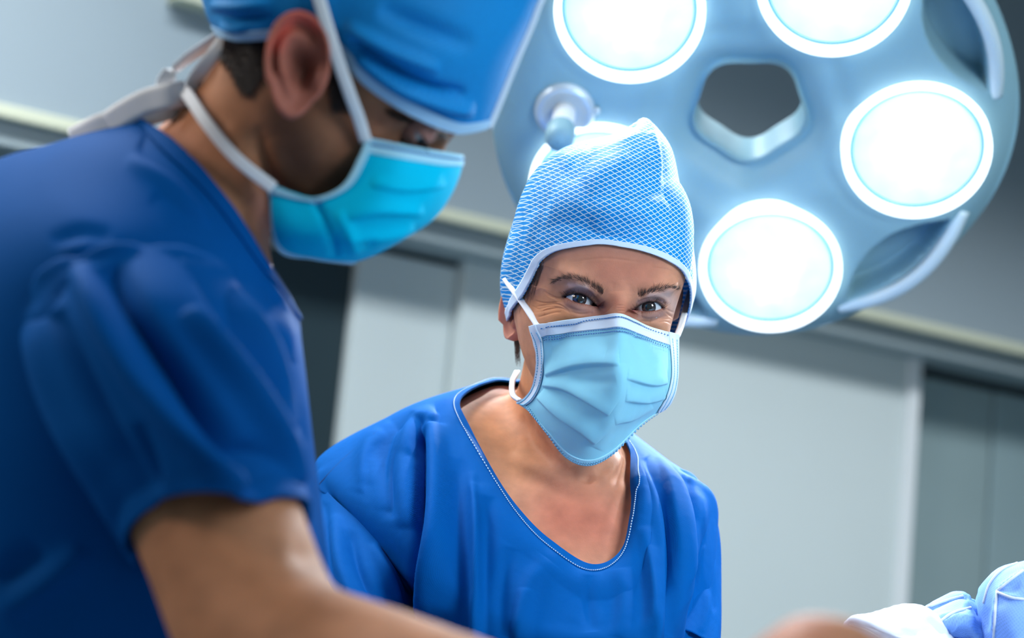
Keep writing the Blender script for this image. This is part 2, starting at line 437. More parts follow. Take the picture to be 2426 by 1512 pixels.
def plane_box(name, c, s, mat):
    v, f = box(c, s); o = mk(name, v, f, mat, smooth=False); o['kind'] = 'structure'; return o
plane_box('floor', (0.3, 2.0, -0.05), (9, 9, 0.1), M_floor)
plane_box('ceiling', (0.3, 2.0, 2.95), (9, 9, 0.1), M_ceil)
zy = wallpt(1049, 510, .10)[1]; zs = wallpt(968, 556, .10)[1]; zd = wallpt(1077, 602, 0.0)[1]
wallbox('wall_back', -3.6, 4.6, 0, 2.9, -0.20, -0.10, M_wall)
wallbox('trim_1', -3.6, 4.6, zy, 2.9, -0.10, 0.10, M_wallup)            # upper fascia
wallbox('trim_2', -3.6, 4.6, zy - 0.012, zy + 0.012, 0.10, 0.115, M_cream)
wallbox('trim_3', -3.6, 4.6, zs, zy, -0.10, 0.085, M_band)
s = lambda px, py, off=0.0: wallpt(px, py, off)[0]
ztop = wallpt(2141, 838, 0.0)[1]
def door(n, px0, py0, px1, py1, z1, mat, off=0.0, parent_extra=None):
    a, b = s(px0, py0, off), s(px1, py1, off)
    return wallbox('door_%d' % n, a, b, 0.03, z1, off - 0.04, off, mat)
d1 = door(1, 826, 850, 1072, 760, zd - 0.020, M_wall, -0.03)
d2 = door(2, 1088, 800, 2146, 1100, ztop + .0, M_wall, 0.0)
for px in (2150,):
    wallbox('door_edge', s(px - 14, 1100), s(px + 14, 1100), 0.03, ztop + .002, -0.035, 0.012, M_white, None)['kind'] = 'structure'
d3 = door(3, 2168, 1100, 2345, 1100, wallpt(2250, 905, -.05)[1], M_grey, -0.05)
d4 = door(4, 2352, 1100, 3200, 1100, wallpt(2250, 905, -.05)[1], plain('pale_glass_panel', lin(150, 172, 178), .3, scale=4), -0.045)
wallbox('shadow_gap_1', s(2168, 1100), s(3200, 1100), wallpt(2250, 905, -.05)[1], zs, -0.10, -0.06, M_slot)  # gap over the right doors, its shadow put into the colour
wallbox('shadow_gap_2', s(-1500, 700), s(1075, 700), zd - 0.024, zs, -0.10, -0.06, M_slot)  # gap over the left doors, shadow painted dark as well
d5 = door(5, -600, 850, 824, 850, zd - .05, M_dark, -0.055)  # door panel in dark slate
for o, l in ((d1, 'pale sliding door leaf'), (d2, 'wide pale wall panel'), (d3, 'grey glass panel'), (d5, 'dark door panel')): o['label'] = l

wallbox('trim_6', s(395, 0, .1), s(505, 10, .1), wallpt(450, 26, .1)[1], wallpt(450, 26, .1)[1] + .14, 0.10, 0.15, M_cream)
# side walls and wall behind the camera close the room off
plane_box('wall_left', (-3.4, 1.0, 1.45), (0.1, 7, 2.9), M_wall)
plane_box('wall_right', (4.2, 2.5, 1.45), (0.1, 8, 2.9), M_wall)

# ------------------------------------------------------------------ surgical lamp
LC = P(1775, 290, 2.20)
ray = LC - CAMPOS; ray /= np.linalg.norm(ray)
e1 = RT - ray * (RT @ ray); e1 /= np.linalg.norm(e1)
ev = np.cross(e1, ray); ev /= np.linalg.norm(ev)
if ev @ UP < 0: ev = -ev
tilt = math.radians(25.8)
ln = -ray * math.cos(tilt) - ev * math.sin(tilt)           # lamp face normal, towards table
e2 = ev * math.cos(tilt) - ray * math.sin(tilt)
def LP(x, y, z): return LC + x * e1 + y * e2 + z * ln
def LPA(a): a = np.asarray(a, float); return LC + a[:, :1] * e1 + a[:, 1:2] * e2 + a[:, 2:] * ln
lamp = thing('surgical_lamp', 'large round blue-grey operating lamp with five glowing lenses behind the woman', 'lamp', tuple(LC))
LANG = [math.radians(a) for a in (-10, 62, 134, 206, -82)]
LR = 0.186; RL = 0.081; ROUT = 0.292
GAP = [math.radians(a) for a in (-46, 26, -118)]
def pent(th, r, rot=math.radians(-90), k=0.11):
    return r * (1 + k * np.cos(5 * (th - rot)) * 0.5)
nt_, nr_ = 440, 150
th = np.linspace(0, 2 * math.pi, nt_, endpoint=False)
hole = pent(th, 0.062)
rr = np.linspace(0, 1, nr_)
outer = ROUT * (1 + 0.012 * np.cos(5 * (th - LANG[0])))
R = hole[None, :] * 1.0 + (outer - hole)[None, :] * rr[:, None]
X = R * np.cos(th)[None, :]; Y = R * np.sin(th)[None, :]
Z = np.zeros_like(X)
rel = (R - hole[None, :])
Z += -0.024 * np.exp(-(rel / 0.020) ** 2) - 0.012 * (1 / (1 + np.exp((R - pent(th, 0.118)[None, :]) / 0.006)))
Z += -0.030 * np.clip((R - 0.235) / 0.057, 0, 1) ** 2.2
def leaf(ga, X, Y):
    # leaf shaped grip recess: chord between lens pair near the rim
    ca, sa = math.cos(ga), math.sin(ga)
    u = -X * sa + Y * ca; v = X * ca + Y * sa
    half = 0.088
    prof = np.clip(1 - (u / half) ** 2, 0, 1)
    lo = 0.262 - 0.050 * prof - 0.030 * (u / half) ** 2 * 0.2
    hi = 0.240 + 0.026 * prof
    return np.clip(np.minimum((v - lo) / 0.006, (hi - v) / 0.004), 0, 1) * (np.abs(u) < half)
for g in GAP: Z += -0.046 * np.clip(leaf(g, X, Y), 0, 1)
front = np.stack([X, Y, Z], axis=2)
# tunnel + rim + back shell profile rings
tun = []
for k, (sc, z) in enumerate(((0.93, -0.085), (0.94, -0.06), (0.965, -0.04), (0.99, -0.028))):
    tun.append(np.stack([hole * sc * np.cos(th), hole * sc * np.sin(th), np.full(nt_, z)], axis=1))
back = []
for sc, z in ((1.006, -0.038), (1.0, -0.05), (0.97, -0.064), (0.85, -0.085), (0.6, -0.10), (0.35, -0.10)):
    back.append(np.stack([outer * sc * np.cos(th), outer * sc * np.sin(th), np.full(nt_, z)], axis=1))
back.append(np.stack([hole * 0.93 * np.cos(th), hole * 0.93 * np.sin(th), np.full(nt_, -0.085)], axis=1))
g = np.concatenate([np.stack(tun), front, np.stack(back)])
mk('housing', LPA(g.reshape(-1, 3)), grid_faces(len(g), nt_, True), M_housing, lamp)
def revolve(profile, n=64):
    t2 = np.linspace(0, 2 * math.pi, n, endpoint=False)
    pr = np.asarray(profile, float)
    v = np.stack([np.stack([r * np.cos(t2), r * np.sin(t2), np.full(n, z)], axis=1) for r, z in pr]).reshape(-1, 3)
    return v, grid_faces(len(pr), n, True)
# lens materials: reflector bowl that gives off light, brighter in the middle
def lens_mat():
    m, nt, b = newmat('lamp_lens_glow')
    tc = N(nt, 'ShaderNodeUVMap'); ln_ = N(nt, 'ShaderNodeVectorMath', operation='LENGTH'); nt.links.new(tc.outputs['UV'], ln_.inputs[0])
    no = N(nt, 'ShaderNodeTexNoise'); no.inputs['Scale'].default_value = 2.8; no.inputs['Detail'].default_value = 1.5; nt.links.new(tc.outputs['UV'], no.inputs['Vector'])
    ad = N(nt, 'ShaderNodeMath', operation='MULTIPLY_ADD'); nt.links.new(no.outputs['Fac'], ad.inputs[0]); ad.inputs[1].default_value = 0.9
    nt.links.new(ln_.outputs['Value'], ad.inputs[2])
    sub = N(nt, 'ShaderNodeMath', operation='SUBTRACT'); nt.links.new(ad.outputs[0], sub.inputs[0]); sub.inputs[1].default_value = 0.45
    rp = N(nt, 'ShaderNodeValToRGB'); cr_ = rp.color_ramp
    cr_.elements[0].position = 0.22; cr_.elements[0].color = (1, 1, 1, 1)
    cr_.elements[1].position = 0.98; cr_.elements[1].color = (0.36, 0.72, 0.90, 1)
    e = cr_.elements.new(0.52); e.color = (0.56, 0.80, 0.93, 1)
    nt.links.new(sub.outputs[0], rp.inputs['Fac'])
    mr = N(nt, 'ShaderNodeMapRange'); mr.inputs['From Min'].default_value = 0.25; mr.inputs['From Max'].default_value = 0.50; mr.inputs['To Min'].default_value = 1.8; mr.inputs['To Max'].default_value = 0.98
    nt.links.new(sub.outputs[0], mr.inputs['Value'])
    nt.links.new(rp.outputs['Color'], b.inputs['Emission Color']); nt.links.new(mr.outputs['Result'], b.inputs['Emission Strength'])
    b.inputs['Base Color'].default_value = (.7, .8, .9, 1); b.inputs['Roughness'].default_value = .2
    return m
M_lens = lens_mat(); M_rimglow = emit_mat('lens_rim_glow', (0.9, 0.97, 1.0), 2.2); M_lensring = plain('lens_inner_ring', lin(110, 195, 235), 0.15, noise=.1)
for k, a in enumerate(LANG):
    c = np.array((LR * math.cos(a), LR * math.sin(a), 0))
    sh = np.array((0, 0.0045, 0))
    lens_v, lens_f = revolve([(RL * .90, 0.008), (RL * .88, 0.008), (RL * .75, 0.011), (RL * .5, 0.013), (RL * .25, 0.015), (0.0005, 0.016)])
    uvl = lens_v[:, :2] / RL
    mk('lens', LPA(lens_v + c + sh), lens_f, M_lens, lamp, uv=uvl)
    rv, rf = revolve([(RL * 1.0, -0.012), (RL * 1.0, 0.008), (RL * .985, 0.013), (RL * .955, 0.013), (RL * .93, 0.009), (RL * .80, 0.006)])
    rim = mk('lens_rim', LPA(rv + c), rf, M_rimglow, lamp)
    iv, if_ = revolve([(RL * .905, 0.0085), (RL * .895, 0.0110), (RL * .865, 0.0110), (RL * .855, 0.0075)])
    mk('inner_ring', LPA(iv + c + sh), if_, M_lensring, lamp)
    l = bpy.data.lights.new('lens_beam', 'AREA'); l.shape = 'DISK'; l.size = 0.034; l.energy = 2.2; l.color = (0.80, 0.92, 1.0); l.spread = math.radians(120)
    lo = bpy.data.objects.new('lens_beam', l); COL.objects.link(lo)
    zc = Vector(-ln); lo.matrix_world = Matrix.Translation(Vector(LP(*(c + np.array((0, 0, 0.03)))))) @ Vector(ln).to_track_quat('-Z', 'Y').to_matrix().to_4x4()
    lo.parent = lamp; lo.matrix_parent_inverse = Matrix.Translation(Vector(LC)).inverted()
for gk, g_ in enumerate(GAP):
    ca, sa = math.cos(g_), math.sin(g_)
    pts = []
    for u in np.linspace(-0.092, 0.092, 9):
        v = 0.2500 + 0.024 * (1 - (u / 0.092) ** 2)
        pts.append(LP(v * ca - u * sa, v * sa + u * ca, -0.014 + 0.014 * (1 - (u / 0.092) ** 2)))
    mk('grip_handle', *tube(pts, 0.0085, 10, n=40), M_grip, lamp)
# handle socket with its white stem
ka = math.radians(173); kc = np.array((0.205 * math.cos(ka), 0.205 * math.sin(ka), 0))
kx = P(1335, 262, 2.2) - LC; kc = np.array((kx @ e1 * 1.0, (kx @ ev) / math.cos(tilt), 0))
v, f = revolve([(0.034, -0.004), (0.034, 0.004), (0.031, 0.009), (0.027, 0.010), (0.022, 0.006), (0.012, 0.004), (0.001, 0.004)], 40)
mk('handle_flange', LPA(v + kc), f, M_chrome, lamp)
v, f = revolve([(0.0125, 0.0), (0.0125, 0.045), (0.0115, 0.052), (0.001, 0.054)], 24)
mk('handle_stem', LPA(v + kc), f, M_white, lamp)
v, f = revolve([(0.015, 0.046), (0.016, 0.050), (0.016, 0.070), (0.012, 0.078), (0.001, 0.080)], 24)
mk('handle_knob', LPA(v + kc), f, M_housing, lamp)
sv, sf = ellipsoid(kc + np.array((0.036, 0.002, 0.004)), [np.array((.004, 0, 0)), np.array((0, .004, 0)), np.array((0, 0, .004))], 8)
mk('screw', LPA(sv), sf, M_chrome, lamp)
# yoke arm that carries the lamp from the ceiling
yk = [LP(0.0, 0.0, -0.10), LP(0.0, 0.10, -0.17), LP(0.0, 0.30, -0.20), LP(0.02, 0.42, -0.16)]
yk = [LP(-.18, .12, -.10), LP(-.14, .2, -.17), LP(-.02, .36, -.20)]
yk.append(np.array((yk[-1][0], yk[-1][1], 2.55))); yk.append(np.array((yk[-1][0], yk[-1][1], 2.89)))
mk('ceiling_arm', *tube(yk, 0.03, 14, n=40), M_housing, lamp)

# ------------------------------------------------------------------ heads
def head_parts(origin, Fv, Uv, Lv, sc=1.0, male=False):
    """origin: centre at eye level between the ears; Fv forward, Uv up, Lv lateral. Returns mesh parts."""
    secs = [(.116, .012, .015, .02), (.110, .038, .040, .045), (.098, .056, .062, .066), (.080, .068, .080, .083), (.055, .0745, .0915, .094), (.032, .0765, .0970, .097),
            (.015, .0755, .0960, .096), (.0, .0735, .0925, .093), (-.018, .0715, .0915, .087), (-.040, .0690, .0900, .072), (-.060, .064, .0895, .052),
            (-.080, .055, .0895, .030), (-.096, .042, .0895, .012), (-.108, .026, .0860, -.010), (-.113, .010, .078, -.030)]
    rings = []
    n = 40
    for z, a, fr, bk in secs:
        r = []
        if male and z < -.03: bk *= .72
        if male: fr = fr * 1.05 if z > -.03 else fr; z = z * .84 if z < 0 else z
        for k in range(n):
            t = 2 * math.pi * k / n
            cx, cy = math.cos(t), math.sin(t)
            e = 0.86
            x = a * math.copysign(abs(cy) ** e, cy)
            mid = (fr - bk) / 2; h = (fr + bk) / 2
            y = mid + h * math.copysign(abs(cx) ** e, cx)
            if male and z < -.03: x *= 1.05
            r.append(origin + sc * (y * Fv + z * Uv + x * Lv))
        rings.append(r)
    v, f, _ = loft(rings, 80, 60); v, f = cap_ends(v, f, 80, 60)
    parts = [(v, f)]
    def L(x, y, z):
        if male: z = z * .84 if z < 0 else z
        return origin + sc * (x * Lv + y * Fv + z * Uv)
    # nose
    parts.append(tube([L(0, .092, .016), L(0, .096, -.002), L(0, .103, -.020), L(0, .110, -.036), L(0, .104, -.046)], [.008, .009, .0115, .014, .010], 14, n=20))
    for sx in (-1, 1):
        parts.append(ellipsoid(L(sx * .013, .100, -.042), [.009 * Lv, .011 * Fv, .008 * Uv], 10))
        parts.append(ellipsoid(L(sx * .038, .060, -.030), [.024 * Lv, .020 * Fv, .018 * Uv], 12))     # cheek
        parts.append(ellipsoid(L(sx * .030, .079, .022), [.026 * Lv, .017 * Fv, .009 * Uv], 12))      # brow bone
    parts.append(ellipsoid(L(0, .089, -.066), [.026 * Lv, .012 * Fv, .013 * Uv], 12))                 # mouth
    parts.append(ellipsoid(L(0, .083, -.098), [.020 * Lv, .014 * Fv, .014 * Uv], 12))                 # chin
    return parts
def ear_mesh(c, fwd_, up_, out_, h=0.064, w=0.036):
    """auricle: helix rim, antihelix, concha, tragus, lobe"""
    n, m = 44, 22
    v = []
    for j in range(m):
        rho = j / (m - 1)
        for i in range(n):
            a = 2 * math.pi * i / n
            cu, sv_ = math.cos(a), math.sin(a)
            wide = w / 2 * (1.0 + 0.16 * sv_) * (0.88 if sv_ < -.5 else 1)
            x = rho * cu * wide - 0.004 * sv_; y = rho * sv_ * h / 2
            back = max(0, -cu); 
            z = 0.004 + 0.010 * back * rho + 0.004 * (1 - abs(cu)) * rho
            rimw = math.exp(-((rho - .9) / .10) ** 2) * (0.25 + 0.75 * (sv_ > -.45)) * (0.35 if (cu > .55 and sv_ < .4) else 1)
            z += 0.0055 * rimw
            z -= 0.004 * math.exp(-((rho - .70) / .10) ** 2) * (sv_ > -.3) * (cu < .6)
            z += 0.0045 * math.exp(-((rho - .52) / .10) ** 2) * max(0, -cu + .25)
            z -= 0.010 * math.exp(-(((x - 0.004) / 0.008) ** 2 + ((y + 0.003) / 0.011) ** 2))
            z += 0.006 * math.exp(-(((x - 0.0125) / 0.004) ** 2 + ((y + 0.004) / 0.006) ** 2))
            if j == m - 1: z -= 0.006
            v.append(c + x * fwd_ + y * up_ + z * out_)
    for i in range(n):       # skirt to the skull
        a = 2 * math.pi * i / n
        v.append(c + (.72 * math.cos(a) * w / 2) * fwd_ + (.80 * math.sin(a) * h / 2) * up_ - 0.012 * out_)
    return np.array(v), grid_faces(m + 1, n, True)
def blend_cols(base, n): return np.tile(np.array(base), (n, 1))
def paint(col, px, py, sel, pts, w, c, k=1.0):
    d, t, s_ = pl_dist(px, py, pts) if len(pts) > 1 else (np.hypot(px - pts[0][0], py - pts[0][1]), 0, 0)
    a = (np.exp(-(d / w) ** 2) * k * sel)[:, None]
    return col * (1 - a) + np.array(c) * a
def push_out(v, tree, off, maxd=0.06):
    v = v.copy()
    for i, p in enumerate(v):
        loc, n, idx, dist = tree.find_nearest(Vector(p), maxd)
        if loc is None: continue
        sd = (Vector(p) - loc).dot(n)
        if sd < off: v[i] = np.array(Vector(p) + n * (off - sd))
    return v

def hand_parts(wrist, d, up, side, curl=1.0, sc=1.0):
    """palm + four fingers + thumb. d: wrist->knuckles, up: back of hand, side: towards the thumb"""
    d, up, side = [np.asarray(a) / np.linalg.norm(a) for a in (d, up, side)]
    pt = lambda a, b, c: wrist + sc * (a * d + b * side + c * up)
    parts = []
    rows = []
    for a, hw, ht in ((-.012, .026, .019), (.02, .032, .018), (.055, .040, .016), (.085, .041, .014), (.098, .036, .010)):
        rows.append([pt(a, hw * math.cos(t), ht * math.sin(t)) for t in np.linspace(0, 2 * math.pi, 12, endpoint=False)])
    v, f, _ = loft(rows, 28, 16); parts.append(cap_ends(v, f, 28, 16))
    for k, (b, ln_, r) in enumerate(((.029, .072, .0092), (.010, .080, .0095), (-.010, .074, .0090), (-.029, .058, .0080))):
        p = np.array((.088, b, 0.002)); ang = 0.25 * curl; pts = [pt(.06, b * .9, 0), pt(*p)]
        for seg, frac in enumerate((.48, .30, .22)):
            ang += curl * (.55, .75, .5)[seg] * (1 + .08 * k)
            p = p + np.array((math.cos(ang), b * .25, -math.sin(ang))) * ln_ * frac; pts.append(pt(*p))
        parts.append(tube(pts, [r * 1.05, r * 1.12, r * 1.02, r * .92, r * .75], 10, n=16))
    pts = [pt(.012, .022, -.002), pt(.035, .044, -.010), pt(.058, .056, -.022 * curl - .004), pt(.082, .056, -.036 * curl)]
    parts.append(tube(pts, [.015, .0135, .011, .008], 10, n=14))
    return parts

def legs(hip, lateral, forward, zhip=0.92):
    """pelvis and two legs down to the floor; returns body parts, trouser parts, feet"""
    body, trou, feet = [], [], []
    up = np.array((0, 0, 1.0)); lat = np.array((lateral[0], lateral[1], 0)); lat /= np.linalg.norm(lat)
    fw = np.array((forward[0], forward[1], 0)); fw /= np.linalg.norm(fw)
    h = np.array((hip[0], hip[1], 0))
    body.append(ellipsoid(h + up * zhip, [.165 * lat, .115 * fw, .16 * up], 16))
    trou.append(ellipsoid(h + up * (zhip - .01), [.185 * lat, .135 * fw, .17 * up], 16))
    for sx in (-1, 1):
        a = h + sx * .085 * lat
        path = [a + up * zhip, a + up * .70 + fw * .01, a + up * .48 + fw * .015, a + up * .28 - fw * .01, a + up * .07 - fw * .015]
        body.append(tube(path, [.088, .075, .052, .050, .036], 16, n=24))
        body.append(tube([a + up * .05 - fw * .02, a + up * .04 + fw * .06, a + up * .03 + fw * .15], [.036, .034, .026], 12, n=12))
        trou.append(tube([p + 0 * up for p in path[:-1]] + [a + up * .09 - fw * .015], [.115, .105, .092, .085, .082], 18, n=30))
        feet.append((a, fw))
    return body, trou, feet
def finish_lower(parent, hip, lateral, forward, mat_t):
    b, t, feet = legs(hip, lateral, forward)
    co, f = remesh(t, 0.012); co = smooth(co, f, 3)
    uv = np.stack([co[:, 0] + co[:, 1], co[:, 2]], axis=1)
    mk('scrub_trousers', co, f, mat_t, parent, uv=uv)
    up = np.array((0, 0, 1.0))
    for a, fw in feet:
        la = np.cross(fw, up); rows = []
        for y, w, h0 in ((-.085, .030, .05), (-.06, .043, .075), (0, .044, .085), (.07, .050, .07), (.13, .050, .05), (.17, .030, .035)):
            rows.append([a + fw * y + la * w * math.cos(q) + up * max(0.001, (h0 / 2 + h0 / 2 * math.sin(q) * 1.0)) for q in np.linspace(0, 2 * math.pi, 12, endpoint=False)])
        v, ff, _ = loft(rows, 24, 18); v, ff = cap_ends(v, ff, 24, 18)
        mk('clog', v, ff, M_white, parent)
    return b

# ================================================================== the woman
EYE = 1.662
FO = P(1456, 719, EYE); vr = FO - CAMPOS; vr /= np.linalg.norm(vr)
al = math.radians(7.0); psi = math.radians(11.0); phi = math.radians(14.0)
U_ = math.sin(al) * RT + math.cos(al) * UP; L_ = math.cos(al) * RT - math.sin(al) * UP
F1 = -math.cos(psi) * fwd + math.sin(psi) * L_; L1 = math.cos(psi) * L_ + math.sin(psi) * fwd
hF = math.cos(phi) * F1 - math.sin(phi) * U_; hU = math.cos(phi) * U_ + math.sin(phi) * F1; hL = L1
hO = FO - 0.083 * hF
woman = thing('person', 'woman in blue lattice cap, pale blue mask and blue scrubs facing the camera', 'person', (P(1390, 1500, 1.80)[0], P(1390, 1500, 1.80)[1], 0.0))

# scrub top control rings (13 around: back, back-left, left, 4x front-left, front, 2x right..., back-right)
NK = [(1215, 908, 1.845), (1150, 911, 1.81), (1092, 950, 1.77), (1113, 1014, 1.735), (1180, 1140, 1.69), (1241, 1222, 1.662), (1306, 1283, 1.645), (1400, 1339, 1.632), (1470, 1306, 1.648), (1503, 1200, 1.69), (1496, 1118, 1.725), (1480, 1057, 1.77), (1385, 955, 1.84)]
R1 = [(1200, 902, 1.875), (1120, 915, 1.85), (1040, 955, 1.775), (1060, 1040, 1.715), (1130, 1170, 1.662), (1200, 1265, 1.635), (1280, 1338, 1.62), (1400, 1400, 1.61), (1505, 1350, 1.63), (1552, 1220, 1.665), (1548, 1130, 1.71), (1524, 1066, 1.778), (1405, 960, 1.88)]
R2 = [(1200, 940, 1.93), (1050, 950, 1.91), (905, 1004, 1.80), (930, 1130, 1.70), (1010, 1270, 1.632), (1110, 1370, 1.605), (1235, 1440, 1.595), (1400, 1480, 1.585), (1540, 1440, 1.60), (1612, 1300, 1.65), (1622, 1200, 1.70), (1612, 1118, 1.79), (1420, 1000, 1.92)]
R3 = [(1200, 1050, 1.97), (960, 1060, 1.95), (748, 1116, 1.85), (805, 1190, 1.735), (945, 1335, 1.655), (1080, 1440, 1.60), (1220, 1500, 1.585), (1395, 1540, 1.572), (1545, 1500, 1.588), (1622, 1390, 1.65), (1655, 1280, 1.72), (1672, 1180, 1.81), (1450, 1080, 1.96)]
R4 = [(1200, 1350, 1.98), (1020, 1330, 1.96), (960, 1300, 1.87), (978, 1390, 1.76), (1010, 1490, 1.665), (1100, 1570, 1.605), (1230, 1620, 1.585), (1395, 1650, 1.572), (1535, 1620, 1.59), (1605, 1550, 1.65), (1630, 1440, 1.74), (1630, 1350, 1.85), (1450, 1330, 1.96)]
XS = [1220, 1060, 985, 992, 1030, 1110, 1240, 1390, 1520, 1590, 1615, 1615, 1450]; DS = [1.97, 1.95, 1.87, 1.77, 1.675, 1.62, 1.60, 1.59, 1.605, 1.665, 1.75, 1.86, 1.95]
R5 = [(x, 1960, d) for x, d in zip(XS, DS)]; R6 = [(x + (x - 1300) * .08, 2420, d + (d - 1.78) * .1) for x, d in zip(XS, DS)]
NB = [(1290, 915, 1.86), (1235, 925, 1.845), (1205, 950, 1.80), (1222, 1000, 1.765), (1270, 1055, 1.735), (1310, 1090, 1.718), (1345, 1115, 1.706), (1390, 1130, 1.70), (1425, 1115, 1.706), (1452, 1088, 1.725), (1462, 1060, 1.75), (1458, 1030, 1.78), (1400, 950, 1.85)]
N1 = [(1330, 850, 1.85), (1270, 860, 1.83), (1236, 880, 1.785), (1245, 915, 1.755), (1275, 945, 1.73), (1310, 965, 1.712), (1350, 978, 1.703), (1390, 982, 1.70), (1420, 978, 1.705), (1445, 960, 1.722), (1455, 935, 1.747), (1450, 900, 1.78), (1400, 860, 1.84)]
N2 = [(1350, 770, 1.85), (1285, 780, 1.83), (1250, 795, 1.785), (1262, 820, 1.755), (1290, 845, 1.735), (1320, 860, 1.72), (1355, 870, 1.715), (1395, 872, 1.715), (1425, 868, 1.72), (1450, 855, 1.73), (1465, 830, 1.75), (1465, 800, 1.785), (1420, 770, 1.84)]
def inward(row, k):
    a = np.array([P(*p) for p in row]); c = a.mean(axis=0); d = a - c; L = np.linalg.norm(d, axis=1)[:, None]
    return list(a - d / L * k)
rowsB = [inward(R6, .030), inward(R5, .030), inward(R4, .034), inward(R3, .034), inward(R2, .024), inward(R1, .012)]
nk_in = np.array([P(*p) for p in NK]) + np.array([fwd]) * 0.010 - np.array([UP]) * 0.004
rowsB += [list(nk_in)] + PA([NB, N1, N2])
v, f, _ = loft(rowsB, 104, 110); v, f = cap_ends(v, f, 104, 110)
parts = [(v, f)] + head_parts(hO, hF, hU, hL, .97)
armL = [P(860, 1190, 1.81), P(850, 1330, 1.76), P(850, 1560, 1.70), P(1010, 1790, 1.55), P(1180, 1880, 1.42)]
armR = [P(1572, 1190, 1.80), P(1578, 1330, 1.76), P(1585, 1600, 1.70), P(1560, 1800, 1.56), P(1480, 1900, 1.42)]
for a, r in ((armL, [.055, .046, .040, .036, .026]), (armR, [.045, .040, .036, .034, .026])):
    parts.append(tube(a, r, 16, n=40))
    dd = a[-1] - a[-2]; dd /= np.linalg.norm(dd)
    parts += hand_parts(a[-1], dd, UP - dd * (UP @ dd), np.cross(dd, UP) * (1 if a is armL else -1), 0.7, 0.92)
hipW = P(1390, 1600, 1.84)
parts += finish_lower(woman, hipW, RT, -fwd, M_scrub)
co, fa = remesh(parts, 0.0037)
co = smooth(co, fa, 10, 0.5)
# finer mesh where the face shows, then sculpt it
def refine(co, fa, rect, cuts, dmax, minf=0.05):
    nr = normals(co, fa); fc = facing(co, nr); px, py, d = proj(co)
    ok = (px > rect[0]) & (px < rect[2]) & (py > rect[1]) & (py < rect[3]) & (fc > minf) & (d < dmax)
    me = bpy.data.meshes.new('t'); me.from_pydata(co.tolist(), [], fa); me.update()
    bm = bmesh.new(); bm.from_mesh(me); bm.verts.ensure_lookup_table()
    es = [e for e in bm.edges if ok[e.verts[0].index] and ok[e.verts[1].index]]
    bmesh.ops.subdivide_edges(bm, edges=es, cuts=cuts, use_grid_fill=True)
    bm.to_mesh(me); bm.free(); r = mesh_arrays(me); bpy.data.meshes.remove(me); return r
co, fa = refine(co, fa, (1225, 560, 1660, 850), 6, 1.80)
px, py, d = proj(co); fmask = ((px > 1220) & (px < 1665) & (py > 550) & (py < 860)).astype(float)
e_ = edges_of(fa)
co = smooth(co, fa, 25, 0.5, fmask, e_)
# ---- face sculpt: broad forms
co = sculpt(co, fa, [
    ([(1345, 678), (1385, 684), (1412, 700)], 20, .0010), ([(1520, 703), (1560, 698), (1595, 700)], 18, .0010),           # lid plumpness below the brow
    ([(1300, 668), (1350, 657), (1405, 680), (1428, 696)], 13, .0022), ([(1515, 697), (1560, 684), (1610, 684)], 13, .0022),  # brow ridge
    ([(1418, 722), (1432, 742)], 14, -.0045), ([(1500, 738), (1492, 752)], 11, -.0045),                                   # inner eye hollows
    ([(1466, 690), (1470, 745)], 17, .0022),                                                                              # bridge
    ([(1452, 668), (1450, 695)], 7, -.0004), ([(1492, 672), (1495, 696)], 7, -.0004), ([(1472, 664), (1474, 690)], 10, .0004),   # glabella
    ([(1265, 690), (1285, 735)], 22, -.0018), ([(1290, 630), (1275, 680)], 25, -.0020), ([(1615, 690), (1612, 730)], 14, -.002),
    ([(1290, 752), (1345, 748), (1400, 748)], 16, .0022), ([(1540, 762), (1585, 772)], 14, .0020),                        # raised cheeks of a smile
])
# ---- eyes
EYES = [dict(c=(1373, 709), up=[(1336, 704), (1346, 700), (1358, 697), (1372, 696), (1386, 701), (1397, 709), (1407, 718), (1417, 727)], lo=[(1417, 727), (1408, 726), (1396, 722.5), (1377, 719.5), (1360, 715), (1348, 708.5), (1336, 704)]),
        dict(c=(1537, 728), up=[(1501, 735), (1508, 729.5), (1516, 724), (1528, 718), (1541, 715.5), (1555, 717), (1564, 723), (1571, 730)], lo=[(1571, 730), (1563, 733.5), (1550, 736.5), (1531, 738), (1514, 736.5), (1501, 735)])]
ER = 0.0120
def inpoly(px, py, poly):
    poly = np.asarray(poly); n = len(poly); ins = np.zeros(len(px), bool); j = n - 1
    for i in range(n):
        xi, yi = poly[i]; xj, yj = poly[j]
        c = ((yi > py) != (yj > py)) & (px < (xj - xi) * (py - yi) / (yj - yi + 1e-12) + xi); ins ^= c; j = i
    return ins
